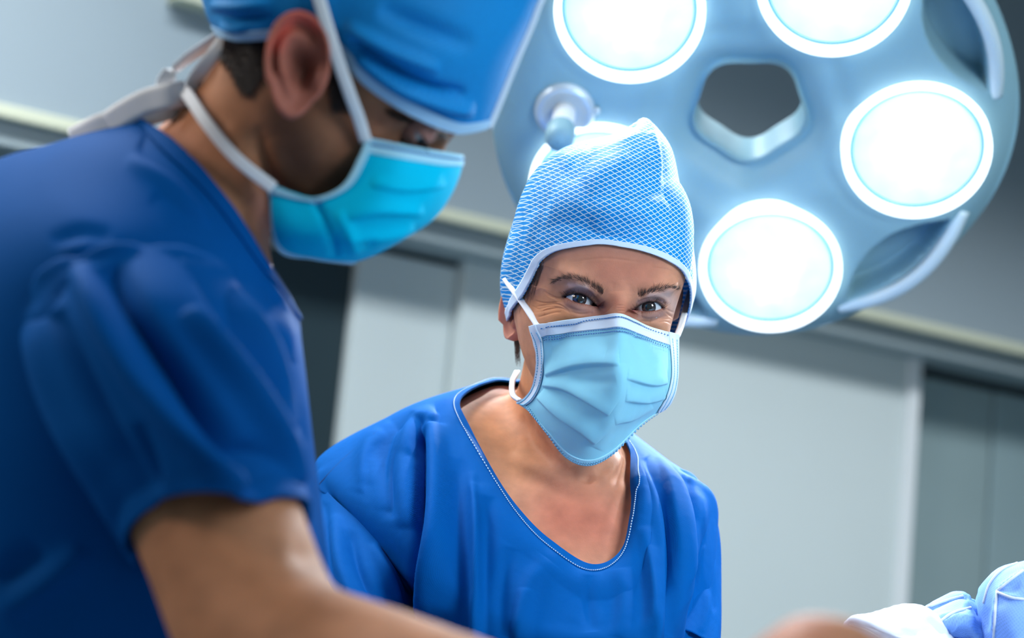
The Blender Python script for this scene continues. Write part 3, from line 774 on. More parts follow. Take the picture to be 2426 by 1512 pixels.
for E in EYES:
    tree = bvh(co, fa)
    up_d = cr(E['up'], 40); lo_d = cr(E['lo'], 40); poly = np.concatenate([up_d, lo_d[1:-1]])
    h0 = hit(tree, *E['c']); dep = (h0 - CAMPOS) @ fwd
    front = P(E['c'][0], E['c'][1], dep + 0.0015); vd = front - CAMPOS; vd /= np.linalg.norm(vd)
    E['ctr'] = front + vd * ER; E['vd'] = vd
    nr = normals(co, fa); fc = facing(co, nr)
    px, py, d = proj(co)
    m = np.where((np.abs(px - E['c'][0]) < 75) & (np.abs(py - E['c'][1]) < 55) & (fc > 0.0) & (d < 1.75))[0]
    q = co[m]; rd = q - CAMPOS; tcur = np.linalg.norm(rd, axis=1); rd /= tcur[:, None]
    oc = CAMPOS - E['ctr']
    def sph(R):
        b = rd @ oc; c = oc @ oc - R * R; disc = b * b - c
        # beyond the silhouette: continue on the tangent distance
        return np.where(disc > 0, -b - np.sqrt(np.maximum(disc, 0)), -b)
    dist, _, _ = pl_dist(px[m], py[m], np.concatenate([poly, poly[:1]])[::2])
    ins = inpoly(px[m], py[m], poly)
    lid = sph(ER + 0.0016) 
    w = np.clip(1 - dist / 24.0, 0, 1); w = w * w * (3 - 2 * w)
    tn = tcur * (1 - w) + np.minimum(lid, tcur + .004) * w
    tn = np.where(ins, sph(ER) + 0.0035 * np.clip(dist / 2.0, 0, 1), tn)
    co[m] = CAMPOS + rd * tn[:, None]
    E['poly'] = poly
px, py, d = proj(co)
co = sculpt(co, fa, [
    # lid creases and lash-line ridges
    ([(1336, 699), (1348, 690), (1366, 685), (1386, 688), (1402, 698), (1416, 716)], 3.2, -.0016, .2), ([(1508, 722), (1520, 712), (1540, 706), (1560, 708), (1572, 717), (1580, 728)], 3.2, -.0016, .2),
    ([(1330, 692), (1350, 681), (1372, 677), (1395, 684), (1412, 700)], 5, .0011, .3), ([(1512, 712), (1530, 702), (1550, 698), (1570, 704), (1584, 718)], 5, .0011, .3),
    # under-eye bags and their lower crease
    ([(1342, 716), (1362, 727), (1385, 733), (1408, 733)], 6, .0012), ([(1350, 738), (1375, 744), (1405, 741)], 3.5, -.0010), ([(1510, 745), (1535, 749), (1562, 745)], 5, .0012), ([(1516, 760), (1545, 762), (1580, 748)], 3.0, -.0009),
    # crow's feet
    ([(1288, 688), (1305, 702), (1326, 707), (1338, 703)], 2.4, -.0012), ([(1265, 712), (1290, 718), (1318, 716), (1336, 708)], 2.0, -.0010),
    ([(1270, 727), (1300, 722), (1325, 722), (1350, 738)], 2.2, -.0011), ([(1268, 742), (1300, 733), (1328, 730), (1352, 742)], 2.0, -.0009), ([(1275, 752), (1310, 741), (1330, 740)], 2.0, -.0008), ([(1268, 734), (1300, 727), (1322, 727)], 1.6, -.0006),
    ([(1300, 696), (1316, 706)], 1.8, -.0006), ([(1255, 722), (1282, 736)], 1.8, -.0005),
    ([(1578, 732), (1595, 740), (1612, 738)], 2.2, -.0010), ([(1576, 740), (1592, 752), (1608, 770)], 2.2, -.0010), ([(1560, 764), (1580, 762), (1602, 776)], 2.0, -.0008), ([(1585, 746), (1606, 755)], 1.8, -.0006), ([(1560, 756), (1590, 756)], 1.8, -.0006),
    # forehead and glabella lines
    ([(1350, 622), (1430, 612), (1520, 622)], 3, -.0004), ([(1545, 634), (1585, 640), (1612, 662)], 2.5, -.0005), ([(1462, 724), (1480, 724)], 1.8, -.0005), ([(1461, 730), (1482, 731)], 1.8, -.0005), ([(1463, 736), (1481, 737)], 1.8, -.0005),
    # neck cords, collarbones and the notch between them
    ([(1262, 965), (1300, 1030), (1350, 1095), (1385, 1128)], 14, .0045), ([(1235, 985), (1262, 1050), (1310, 1100)], 10, -.0035), ([(1250, 930), (1262, 985), (1268, 1040)], 6, -.0020),
    ([(1466, 1075), (1447, 1115), (1425, 1145)], 11, .0045), ([(1390, 1120), (1398, 1145)], 13, -.0060), ([(1330, 1062), (1365, 1100)], 8, -.0030),
    ([(1215, 1075), (1290, 1125), (1365, 1152)], 16, .0026), ([(1430, 1152), (1475, 1158), (1500, 1150)], 15, .0028), ([(1240, 1115), (1310, 1160), (1370, 1185)], 14, -.0020),
    ([(1288, 1005), (1335, 1075)], 5, -.0015), ([(1420, 1080), (1428, 1130)], 7, -.0020),
])
px, py, d = proj(co); nr = normals(co, fa); sel = (facing(co, nr) > 0).astype(float) * (d < 1.82)
BASE = np.array(lin(200, 142, 115))
colr = blend_cols(BASE, len(co))
pk = np.array(lin(184, 104, 86)); dk = np.array(lin(150, 100, 92)); mau = np.array(lin(142, 112, 118)); warm_lit = np.array(lin(206, 138, 92)); pale = np.array(lin(214, 180, 172))
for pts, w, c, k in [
    ([(1440, 640), (1520, 645)], 60, pk, .5), ([(1280, 730), (1330, 745)], 40, warm_lit, .7), ([(1150, 1010), (1230, 1080)], 70, warm_lit, .8), ([(1240, 850), (1250, 960)], 40, warm_lit, .6),  # warm light on left cheek and neck put into the skin colour
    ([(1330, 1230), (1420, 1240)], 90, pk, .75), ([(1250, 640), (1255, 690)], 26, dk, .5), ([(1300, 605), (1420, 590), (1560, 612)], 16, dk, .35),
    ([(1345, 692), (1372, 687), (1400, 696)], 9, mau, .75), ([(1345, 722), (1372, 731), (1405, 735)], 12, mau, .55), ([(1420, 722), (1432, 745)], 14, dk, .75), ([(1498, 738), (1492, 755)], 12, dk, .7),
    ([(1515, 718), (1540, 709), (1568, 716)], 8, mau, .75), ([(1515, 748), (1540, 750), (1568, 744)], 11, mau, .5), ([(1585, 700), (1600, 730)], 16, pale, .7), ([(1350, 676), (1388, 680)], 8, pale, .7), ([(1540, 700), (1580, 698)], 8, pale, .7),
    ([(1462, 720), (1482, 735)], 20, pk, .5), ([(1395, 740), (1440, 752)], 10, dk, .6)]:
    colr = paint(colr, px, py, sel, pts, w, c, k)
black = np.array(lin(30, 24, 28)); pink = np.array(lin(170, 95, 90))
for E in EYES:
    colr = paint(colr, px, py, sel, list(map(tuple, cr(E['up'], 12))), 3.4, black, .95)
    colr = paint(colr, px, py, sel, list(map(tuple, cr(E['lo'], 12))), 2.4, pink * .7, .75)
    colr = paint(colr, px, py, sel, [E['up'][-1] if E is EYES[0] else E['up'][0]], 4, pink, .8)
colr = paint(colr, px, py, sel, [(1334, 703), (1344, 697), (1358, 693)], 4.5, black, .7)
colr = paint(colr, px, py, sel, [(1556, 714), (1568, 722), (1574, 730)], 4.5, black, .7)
treeW = bvh(co, fa)
# ear (image left side) joined to the same skin
ec = hO + (-0.072) * hL + (-0.004) * hF - 0.018 * hU
ec = P(1230, 748, 1.772); eo = -hL - 0.10 * hF; eo /= np.linalg.norm(eo); ef = hF - eo * (hF @ eo); ef /= np.linalg.norm(ef); eu = hU
ev_, ef_ = ear_mesh(ec, ef, eu, eo, .046, .024)
ec2 = hO + 0.064 * hL + (-0.004) * hF - 0.018 * hU; eo2 = hL + .25 * hF; eo2 /= np.linalg.norm(eo2); ef2 = hF - eo2 * (hF @ eo2); ef2 /= np.linalg.norm(ef2)
ev2, ef2_ = ear_mesh(ec2, ef2, eu, eo2, .050, .026)
(cj, fj) = join([(co, fa), (ev_, ef_), (ev2, ef2_)])
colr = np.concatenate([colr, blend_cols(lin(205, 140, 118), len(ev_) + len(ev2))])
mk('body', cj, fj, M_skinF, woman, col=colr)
# eyeballs: sclera, iris and pupil from the local axis towards the viewer
def eye_mat(name, iris, sclera):
    m, nt, b = newmat(name)
    uv = N(nt, 'ShaderNodeUVMap'); ln_ = N(nt, 'ShaderNodeVectorMath', operation='LENGTH'); nt.links.new(uv.outputs['UV'], ln_.inputs[0])
    rp = N(nt, 'ShaderNodeValToRGB'); c = rp.color_ramp; c.interpolation = 'LINEAR'
    c.elements[0].position = 0.0; c.elements[0].color = (0.004, 0.004, 0.005, 1); c.elements[1].position = 0.95; c.elements[1].color = (*sclera, 1)
    for p_, cc in ((0.20, (0.004, 0.004, 0.005)), (0.23, iris), (0.40, tuple(x * .7 for x in iris)), (0.47, tuple(x * .25 for x in iris)), (0.52, sclera)):
        e = c.elements.new(p_); e.color = (*cc, 1)
    nt.links.new(ln_.outputs['Value'], rp.inputs['Fac']); nt.links.new(rp.outputs['Color'], b.inputs['Base Color'])
    b.inputs['Roughness'].default_value = 0.05; b.inputs['Coat Weight'].default_value = 1.0; b.inputs['Coat Roughness'].default_value = 0.02; b.inputs['Specular IOR Level'].default_value = .7
    return m
M_eye = eye_mat('eye_dark', lin(58, 52, 56), lin(205, 212, 222))
def eyeball(E, gaze, R, parent, mat):
    g_ = gaze / np.linalg.norm(gaze); a = np.cross(g_, UP); a /= np.linalg.norm(a); b = np.cross(a, g_)
    v, f = [], []
    n, m = 36, 40
    for j in range(n):
        t = math.pi * (j / (n - 1)) * 0.75
        bulge = 0.0006 * math.exp(-(t / .42) ** 4)
        for i in range(m):
            p = 2 * math.pi * i / m
            v.append((R + bulge) * (math.cos(t) * g_ + math.sin(t) * (math.cos(p) * a + math.sin(p) * b)))
    v = np.array(v); uv = np.stack([v @ a, v @ b], axis=1) / R; 
    tt = np.repeat(np.linspace(0, .75 * math.pi, n), m); uv = uv / (np.linalg.norm(uv, axis=1)[:, None] + 1e-9) * np.minimum(tt / 1.05, 1.2)[:, None]
    return mk('eyeball', v + E['ctr'], grid_faces(n, m, True), mat, parent, uv=uv)
for E in EYES: eyeball(E, CAMPOS - E['ctr'], ER, woman, M_eye)
# eyebrows
def brow(line, n, lean, wid, r=0.00011):
    out = []; line = cr(line, 60); dirs = np.gradient(line, axis=0)
    for _ in range(n):
        t = random.random(); k = int(t * 59); b = line[k]; dr = dirs[k] / np.linalg.norm(dirs[k])
        tw = wid * (0.55 + .45 * math.sin(math.pi * min(1, t * 1.1 + .08)))
        o = random.gauss(0, .42) * tw
        nx, ny = -dr[1], dr[0]
        x, y = b[0] + nx * o, b[1] + ny * o
        L = random.uniform(9, 17); a = lean * (1 - t * .8) + random.gauss(0, .18) + (o / wid) * .5
        dx, dy = dr[0] * math.cos(a) - dr[1] * math.sin(a), dr[0] * math.sin(a) + dr[1] * math.cos(a)
        pts = []
        for q in (0, .5, 1):
            h = hit(treeW, x + dx * L * q, y + dy * L * q, off=.0003 + .0007 * q)
            if h is None: break
            pts.append(h)
        if len(pts) == 3: out.append((pts, r))
    return strands(out)
v, f = brow([(1428, 696), (1410, 680), (1385, 666), (1357, 658), (1330, 660), (1308, 668)], 300, .9, 8.5)
o = mk('eyebrow', v, f, M_brow, woman); o['kind'] = 'stuff'
v, f = brow([(1513, 701), (1535, 692), (1560, 685), (1590, 681), (1612, 684)], 280, -.9, 8.5)
o = mk('eyebrow', v, f, M_brow, woman); o['kind'] = 'stuff'
# lashes
def lashes(line, n, outd, L, r, lift):
    out = []; line = cr(line, n)
    for k in range(n):
        t = k / (n - 1); b = line[k] + np.array((random.uniform(-.6, .6), 0))
        h = hit(treeW, b[0], b[1]) ; 
        if h is None: continue
        dx = outd * (t - .5) * 1.6 + random.uniform(-.25, .25); l = L * random.uniform(.7, 1.15)
        p0 = h - fwd * .0004
        p1 = p0 + (dx * .5 * RT + lift * .25 * UP) * l - fwd * l * .75
        p2 = p0 + (dx * RT + lift * UP) * l - fwd * l * 1.0
        out.append(([p0, p1, p2], r))
    return strands(out)
for k, E in enumerate(EYES):
    v, f = lashes([(x, y - .5) for x, y in E['up']], 46, 1.0, .0062, .00016, .55)
    o = mk('eyelash', v, f, M_lash, woman); o['kind'] = 'stuff'
    v, f = lashes([(x, y + .5) for x, y in E['lo'][1:-1]], 24, -1.0, .0032, .0001, -.7)
    o = mk('eyelash', v, f, M_lash, woman); o['kind'] = 'stuff'
# hair at temple and below the ear
hs = []
for k in range(70):
    y0 = random.uniform(610, 690); x0 = 1247 + (695 - y0) * .35 + random.uniform(-6, 16)
    pts = []
    for q in np.linspace(0, 1, 5):
        h = hit(treeW, x0 - 14 * q + random.uniform(-1, 1), y0 + 55 * q, off=.0006)
        if h is not None: pts.append(h)
    if len(pts) == 5: hs.append((pts, .00013))
for k in range(160):
    x0 = 1222 + random.uniform(-5, 9); dd = 1.785 + random.uniform(-.012, .01); x1 = 1226 + random.uniform(-6, 8); L = random.uniform(60, 105)
    hs.append(([P(x0, 765, dd), P(x0 + 1, 765 + L * .5, dd), P(x1, 765 + L, dd)], .00016))
v, f = strands(hs); o = mk('hair', v, f, M_hairF, woman); o['kind'] = 'stuff'

# ---- scrub top
rows = PA([NK, R1, R2, R3, R4, R5, R6])
NU_, NV_ = 420, 320
v, f, uv = loft(rows, NU_, NV_)
FOLDS_W = [
    ([(1002, 1000), (1004, 1060), (1004, 1150), (1000, 1280), (994, 1400), (990, 1540)], 13, -.026, .45), ([(1030, 1010), (1038, 1120), (1036, 1300), (1028, 1512)], 22, .009, .2), ([(1035, 985), (990, 1000), (968, 1040), (960, 1120), (965, 1250)], 24, .008, .5),
    ([(985, 985), (935, 1040), (918, 1110), (930, 1230)], 18, -.006, .6), ([(930, 1005), (880, 1060), (872, 1150)], 24, .004, .6),
    ([(1118, 1120), (1122, 1330), (1128, 1560)], 10, .007, .7), ([(1152, 1180), (1148, 1400), (1150, 1560)], 20, -.007, .6), ([(1088, 1090), (1085, 1300), (1080, 1500)], 18, -.005),
    ([(1530, 1085), (1572, 1180), (1588, 1320), (1580, 1512)], 10, -.008, .3), ([(1560, 1085), (1605, 1170), (1622, 1290), (1612, 1512)], 13, .007, .3), ([(1528, 1250), (1545, 1420), (1535, 1560)], 14, .007, .7), ([(1600, 1110), (1640, 1190), (1650, 1300)], 9, -.006, .4),
    ([(1395, 1365), (1392, 1430), (1400, 1500)], 16, -.003), ([(1300, 1330), (1250, 1400), (1230, 1512)], 26, .005), ([(1470, 1350), (1480, 1430), (1470, 1512)], 20, .005), ([(1210, 1300), (1190, 1400), (1185, 1512)], 18, -.004),
    ([(1008, 1015), (1012, 1150), (1008, 1300), (1002, 1480), (1000, 1560)], 36, .013, .4, 'step'), ([(1120, 1150), (1123, 1330), (1130, 1560)], 30, .007, .5, 'step'), ([(978, 1090), (990, 1040), (1040, 985)], 26, .006, .6, 'step'), ([(925, 1210), (928, 1120), (960, 1030)], 28, .006, .6, 'step'),
    ([(1555, 1080), (1585, 1170), (1600, 1300), (1596, 1500)], 26, .007, .6, 'step'), ([(1632, 1130), (1652, 1230), (1648, 1400)], 18, .005, .6, 'step'), ([(1540, 1300), (1548, 1400), (1538, 1560)], 24, .005, .6, 'step'), ([(860, 1170), (875, 1090), (915, 1030)], 24, .004, .6, 'step'), ([(1235, 1400), (1225, 1460), (1222, 1560)], 26, .004, .6, 'step')]
v = push_out(v, treeW, .005)
v = smooth(v, f, 8)
v = sculpt(v, f, FOLDS_W, both=True)
v = push_out(v, treeW, .002)
v = smooth(v, f, 2)
top_v, top_f = v, f
top = mk('scrub_top', v, f, M_scrub, woman, uv=uv); solid(top, .0012, -1)
G = v.reshape(NV_, NU_, 3)
vn = normals(v, f); fcv = facing(v, vn)
if np.mean(fcv[(np.arange(len(v)) // NU_) < 60]) < 0: vn = -vn
# outward side by reference to the garment axis
NG = vn.reshape(NV_, NU_, 3)
def strip(G, NG, rows, off):
    g = np.stack([G[r] + NG[r] * off for r in rows]); n = g.shape[1]
    return g.reshape(-1, 3), grid_faces(len(rows), n, True)
dv = np.linalg.norm(np.diff(G, axis=0), axis=2).mean(axis=1); cumv = np.concatenate([[0], np.cumsum(dv)])
k_b = int(np.searchsorted(cumv, .0085)); 
bv, bf = strip(G, NG, range(0, k_b + 1), .0013)
uvb = np.stack([np.tile(np.arange(NU_) * .004, k_b + 1), np.repeat(np.arange(k_b + 1) * .0015, NU_)], axis=1)
bo = mk('neck_binding', bv, bf, M_scrub, top, uv=uvb); solid(bo, .0012, 0)
# stitches along the binding
ring = cr(G[k_b] + NG[k_b] * .0022, 1040, True)
seg = []
for k in range(0, 1040, 4):
    seg.append(tube([ring[k], ring[(k + 1) % 1040], ring[(k + 2) % 1040]], 0.0005, 5))
sv_, sf_ = join(seg); so = mk('stitching', sv_, sf_, M_stitch, top); so['kind'] = 'stuff'
# sleeves
def sleeve(path, rad, folds, parent, mat, nu=90, nv=110, wob=.04, name='sleeve'):
    path = cr(np.asarray(path), nv); rad = cr(np.asarray(rad)[:, None], nv)[:, 0]
    t, a, b = frames(path); thh = np.linspace(0, 2 * math.pi, nu, endpoint=False)
    s_ = np.linspace(0, 1, nv)[:, None]
    R = rad[:, None] * (1 + wob * np.sin(5 * thh[None, :] + 3 * s_) * s_ + wob * .6 * np.sin(9 * thh[None, :] - 4 * s_ + 1) * s_)
    v = path[:, None] + R[..., None] * (np.cos(thh)[None, :, None] * a[:, None] + np.sin(thh)[None, :, None] * b[:, None])
    L = np.concatenate([[0], np.cumsum(np.linalg.norm(np.diff(path, axis=0), axis=1))])
    uv = np.stack([np.tile(thh * rad.mean(), nv), np.repeat(L, nu)], axis=1)
    v = v.reshape(-1, 3); f = grid_faces(nv, nu, True)
    v = sculpt(v, f, folds)
    o = mk(name, v, f, mat, parent, uv=uv); solid(o, .0012, 0); return o
SW = [[(738, 1122, 1.84), (792, 1182, 1.737), (895, 1276, 1.680), (962, 1364, 1.668), (992, 1430, 1.74), (920, 1330, 1.90), (800, 1190, 1.92)],
      [(690, 1260, 1.80), (740, 1290, 1.70), (840, 1350, 1.648), (925, 1420, 1.642), (980, 1500, 1.70), (900, 1430, 1.84), (760, 1320, 1.88)],
      [(680, 1450, 1.74), (720, 1470, 1.65), (810, 1500, 1.605), (900, 1540, 1.60), (960, 1600, 1.66), (880, 1560, 1.78), (740, 1480, 1.82)],
      [(700, 1650, 1.68), (740, 1660, 1.60), (820, 1680, 1.56), (900, 1700, 1.56), (950, 1740, 1.61), (880, 1720, 1.72), (750, 1670, 1.76)]]
v, f, uv = loft(PA(SW), 110, 110)
v = sculpt(v, f, [([(880, 1290), (920, 1370), (945, 1440)], 12, .006), ([(905, 1290), (950, 1350), (975, 1410)], 8, -.006), ([(830, 1260), (850, 1350), (900, 1450)], 14, -.007), ([(795, 1220), (805, 1330), (840, 1440)], 16, .006), ([(770, 1190), (775, 1300), (790, 1400)], 12, -.005)], both=True)
v = push_out(v, treeW, .004)
solid(mk('sleeve', v, f, M_scrub, top, uv=uv), .0012, 0)
treeT = bvh(top_v, top_f)
for pl, mt in (([(757, 1148), (790, 1112), (830, 1074), (873, 1040), (920, 1005), (965, 984)], M_seam), ([(760, 1166), (795, 1190), (838, 1226), (890, 1278), (930, 1328), (955, 1362)], M_seam)):
    pp = [hit(treeT, x, y, off=.0012) for x, y in cr(pl, 60)]; pp = [a_ for a_ in pp if a_ is not None]
    if len(pp) > 8: mk('shoulder_seam', *tube(pp, .0009, 6), mt, top)
sq = cr([P(x, y, d_ - .004) for x, y, d_ in [(750, 1140, 1.80), (792, 1182, 1.735), (845, 1228, 1.70), (895, 1276, 1.678), (935, 1326, 1.668), (962, 1364, 1.664)]], 60)
sleeve([P(1565, 1170, 1.82), P(1588, 1260, 1.79), P(1597, 1370, 1.765), P(1600, 1480, 1.73), P(1594, 1560, 1.70)], [.036, .0425, .042, .040, .038],
       [([(1655, 1230), (1672, 1330), (1690, 1450)], 8, -.004), ([(1690, 1300), (1680, 1420), (1660, 1500)], 8, .003)], top, M_scrub)
sm = [P(754, 1157, 1.70), P(790, 1180, 1.70), P(830, 1209, 1.70), P(895, 1274, 1.68), P(935, 1325, 1.67), P(960, 1360, 1.665)]
# ---- cap
C0 = [(1402, 583, 1.648), (1475, 587, 1.645), (1539, 603, 1.652), (1596, 632, 1.668), (1634, 682, 1.705), (1622, 762, 1.775), (1560, 830, 1.84), (1400, 850, 1.88), (1250, 810, 1.84), (1204, 768, 1.79), (1236, 712, 1.705), (1296, 616, 1.668)]
C1 = [(1395, 530, 1.640), (1480, 532, 1.637), (1560, 547, 1.650), (1615, 580, 1.675), (1644, 635, 1.73), (1640, 705, 1.80), (1570, 770, 1.88), (1400, 790, 1.915), (1240, 750, 1.87), (1189, 690, 1.805), (1200, 615, 1.735), (1262, 552, 1.675)]
C2 = [(1390, 470, 1.636), (1480, 465, 1.632), (1560, 475, 1.650), (1606, 500, 1.68), (1634, 540, 1.74), (1630, 600, 1.82), (1570, 640, 1.89), (1400, 650, 1.93), (1260, 620, 1.89), (1212, 565, 1.82), (1224, 522, 1.745), (1282, 482, 1.675)]
C3 = [(1400, 408, 1.655), (1480, 398, 1.650), (1550, 402, 1.665), (1592, 418, 1.70), (1612, 450, 1.76), (1605, 490, 1.83), (1550, 520, 1.89), (1420, 525, 1.92), (1310, 500, 1.89), (1258, 455, 1.83), (1262, 430, 1.76), (1308, 418, 1.695)]
C4 = [(1425, 352, 1.70), (1490, 336, 1.695), (1548, 330, 1.70), (1582, 345, 1.725), (1594, 366, 1.775), (1586, 392, 1.83), (1545, 408, 1.87), (1460, 405, 1.89), (1385, 390, 1.87), (1335, 360, 1.83), (1330, 356, 1.775), (1362, 360, 1.73)]
C5 = [(1490, 316, 1.745), (1512, 298, 1.742), (1540, 292, 1.748), (1560, 308, 1.765), (1566, 322, 1.79), (1560, 330, 1.815), (1540, 330, 1.825), (1510, 325, 1.825), (1480, 322, 1.82), (1462, 320, 1.81), (1458, 318, 1.79), (1468, 318, 1.765)]
C6 = [(1508, 290, 1.770), (1514, 284, 1.768), (1524, 280, 1.77), (1534, 282, 1.775), (1538, 286, 1.782), (1536, 290, 1.79), (1530, 290, 1.795), (1522, 290, 1.795), (1514, 290, 1.792), (1508, 292, 1.788), (1505, 292, 1.782), (1506, 292, 1.776)]
rows = PA([C0, C1, C2, C3, C4, C5, C6])
v, f, uv = loft(rows, 240, 180); v, f = v, f
ap = v.reshape(180, 240, 3)[-1].mean(axis=0); v = np.vstack([v, ap]); f += [(len(v) - 1, 179 * 240 + (i + 1) % 240, 179 * 240 + i) for i in range(240)]
CAPF = [([(1385, 490), (1430, 462), (1490, 448), (1560, 452), (1600, 470)], 22, -.0055), ([(1400, 520), (1480, 500), (1560, 505)], 34, .004), ([(1380, 430), (1450, 400), (1530, 400)], 30, .005),
        ([(1560, 300), (1572, 360), (1575, 430)], 8, -.004), ([(1545, 310), (1556, 370), (1560, 430)], 12, .004), ([(1370, 340), (1390, 370), (1345, 430)], 14, -.004), ([(1330, 360), (1350, 400)], 16, .003), ([(1300, 400), (1290, 470), (1270, 560)], 14, -.003),
        ([(1500, 305), (1480, 350), (1470, 420)], 16, .003), ([(1245, 640), (1230, 560), (1240, 500)], 14, -.003), ([(1610, 520), (1590, 450), (1580, 400)], 12, -.003), ([(1240, 700), (1250, 640), (1290, 590)], 10, -.002)]
v = push_out(v, treeW, .0025, .2)
v = sculpt(v, f, CAPF, both=True)
v = push_out(v, treeW, .0020, .2)
# uv: angle about the head axis and height along it, in metres
hx = (v - hO) @ hL; hy = (v - hO) @ hF; hz = (v - hO) @ hU
ang = np.unwrap(np.arctan2(hx, hy).reshape(-1)[:240 * 180].reshape(180, 240), axis=1).reshape(-1)
ang = np.append(np.arctan2(hx[:-1], hy[:-1]), 0)
uvc = np.stack([.1 * np.arcsin(np.clip(hx / .1, -.999, .999)), hz - .25 * hy], axis=1)
cap_v, cap_f = v, f
capw = mk('surgical_cap', v, f, M_capF, woman, uv=uvc, label='blue cap with white diamond lattice'); solid(capw, .001, 0)
Gc = v[:-1].reshape(180, 240, 3); vn = normals(v, f)[:-1]
vn = vn * np.sign(np.mean(np.sum(vn * (v[:-1] - hO), axis=1))); NGc = vn.reshape(180, 240, 3)
cumc = np.concatenate([[0], np.cumsum(np.linalg.norm(np.diff(Gc, axis=0), axis=2).mean(axis=1))]); kb = max(3, int(np.searchsorted(cumc, .0068)))
bv, bf = strip(Gc, NGc, range(0, kb + 1), .0010)
uvb = np.stack([np.tile(np.arange(240) * .003, kb + 1), np.repeat(np.arange(kb + 1) * .002, 240)], axis=1)
bo = mk('cap_binding', bv, bf, M_bind, capw, uv=uvb); solid(bo, .0014, 0)
# ---- mask
MW = [[(1268, 771, 1.702), (1320, 761, 1.676), (1372, 754, 1.658), (1430, 747, 1.640), (1466, 743, 1.626), (1500, 757, 1.640), (1540, 776, 1.660), (1607, 793, 1.705)],
      [(1268, 815, 1.698), (1325, 812, 1.666), (1380, 808, 1.645), (1432, 803, 1.628), (1470, 800, 1.615), (1510, 812, 1.629), (1555, 828, 1.652), (1606, 845, 1.697)],
      [(1272, 860, 1.698), (1325, 868, 1.660), (1380, 870, 1.638), (1430, 868, 1.620), (1465, 866, 1.610), (1510, 872, 1.624), (1560, 880, 1.650), (1605, 890, 1.695)],
      [(1262, 912, 1.702), (1320, 920, 1.662), (1372, 925, 1.640), (1420, 928, 1.624), (1458, 928, 1.617), (1500, 928, 1.630), (1550, 925, 1.655), (1600, 925, 1.695)],
      [(1248, 936, 1.708), (1300, 965, 1.672), (1350, 980, 1.650), (1400, 990, 1.637), (1440, 990, 1.634), (1480, 985, 1.644), (1530, 968, 1.666), (1592, 945, 1.697)],
      [(1234, 948, 1.712), (1275, 985, 1.688), (1320, 1020, 1.668), (1372, 1045, 1.655), (1415, 1045, 1.652), (1460, 1030, 1.660), (1515, 995, 1.678), (1585, 956, 1.700)],
      [(1224, 954, 1.716), (1255, 976, 1.698), (1294, 1023, 1.682), (1340, 1084, 1.674), (1394, 1104, 1.670), (1450, 1076, 1.674), (1520, 1004, 1.688), (1578, 962, 1.703)]]
MASKF = [([(1296, 888), (1350, 871), (1400, 863), (1466, 860)], 26, .0050, .35, 'step'), ([(1288, 912), (1340, 920), (1390, 945), (1442, 976)], 26, .0050, .35, 'step'), ([(1276, 940), (1330, 985), (1380, 1018), (1410, 1047)], 26, .0050, .35, 'step'),
         ([(1469, 862), (1470, 920), (1445, 990), (1412, 1062)], 16, .0030), ([(1482, 893), (1540, 907), (1580, 905)], 22, .0035, .4, 'step'), ([(1478, 945), (1530, 948), (1575, 940)], 24, .0030, .4, 'step'),
         ([(1455, 1000), (1500, 990), (1545, 965)], 20, .0020, .4, 'step'), ([(1490, 800), (1520, 840), (1550, 870)], 14, -.002), ([(1310, 840), (1380, 832), (1440, 835)], 22, .002), ([(1350, 900), (1420, 905), (1460, 900)], 12, -.0015)]
def make_mask(rows, folds, parent, mats, nu, nv, bands, ref_out, tree):
    """sheet + white top band + side bands + bottom band, each following the sheet"""
    mb, mw, ml = mats
    v, f, uv = loft(PA(rows), nu, nv, closed=False)
    ox, oy, _ = proj(v)
    for _ in range(3):
        v = push_out(v, tree, .0045); v = smooth(v, f, 14)
        dd_ = (v - CAMPOS) @ fwd; v = CAMPOS + dd_[:, None] * (fwd + ((ox - W / 2) / FPX)[:, None] * RT - ((oy - H / 2) / FPX)[:, None] * UP)
    v = sculpt(v, f, folds, both=True)
    v = push_out(v, tree, .0025)
    n = normals(v, f); n *= np.sign(np.mean(n @ ref_out))
    o = mk('surgical_mask', v, f, mb, parent, uv=uv); solid(o, .0012, 0)
    G = v.reshape(nv, nu, 3); NG = n.reshape(nv, nu, 3); UVG = uv.reshape(nv, nu, 2)
    out = {}
    for nm, r0_, r1_, c0_, c1_, mt, off in bands:
        rs, cs = range(int(r0_ * (nv - 1)), int(r1_ * (nv - 1)) + 1), range(int(c0_ * (nu - 1)), int(c1_ * (nu - 1)) + 1)
        g_ = (G + NG * off)[np.ix_(rs, cs)]
        u_ = UVG[np.ix_(rs, cs)]
        b = mk(nm, g_.reshape(-1, 3), grid_faces(len(rs), len(cs)), mt, o, uv=u_.reshape(-1, 2)); solid(b, .0009, 0)
    return o, G, NG
outw = hF
maskw, GM, NM = make_mask(MW, MASKF, woman, (M_maskF, M_maskW, M_maskB), 200, 200,
    [('top_band', 0, .105, 0.03, .97, M_maskW, .0009), ('side_band', 0, 1, 0, .055, M_maskW, .0016), ('side_band', 0, 1, .945, 1, M_maskW, .0016), ('bottom_band', .955, 1, .04, .96, M_maskB, .0009)], outw, treeW)
maskw['label'] = 'pale blue pleated mask with white top band'
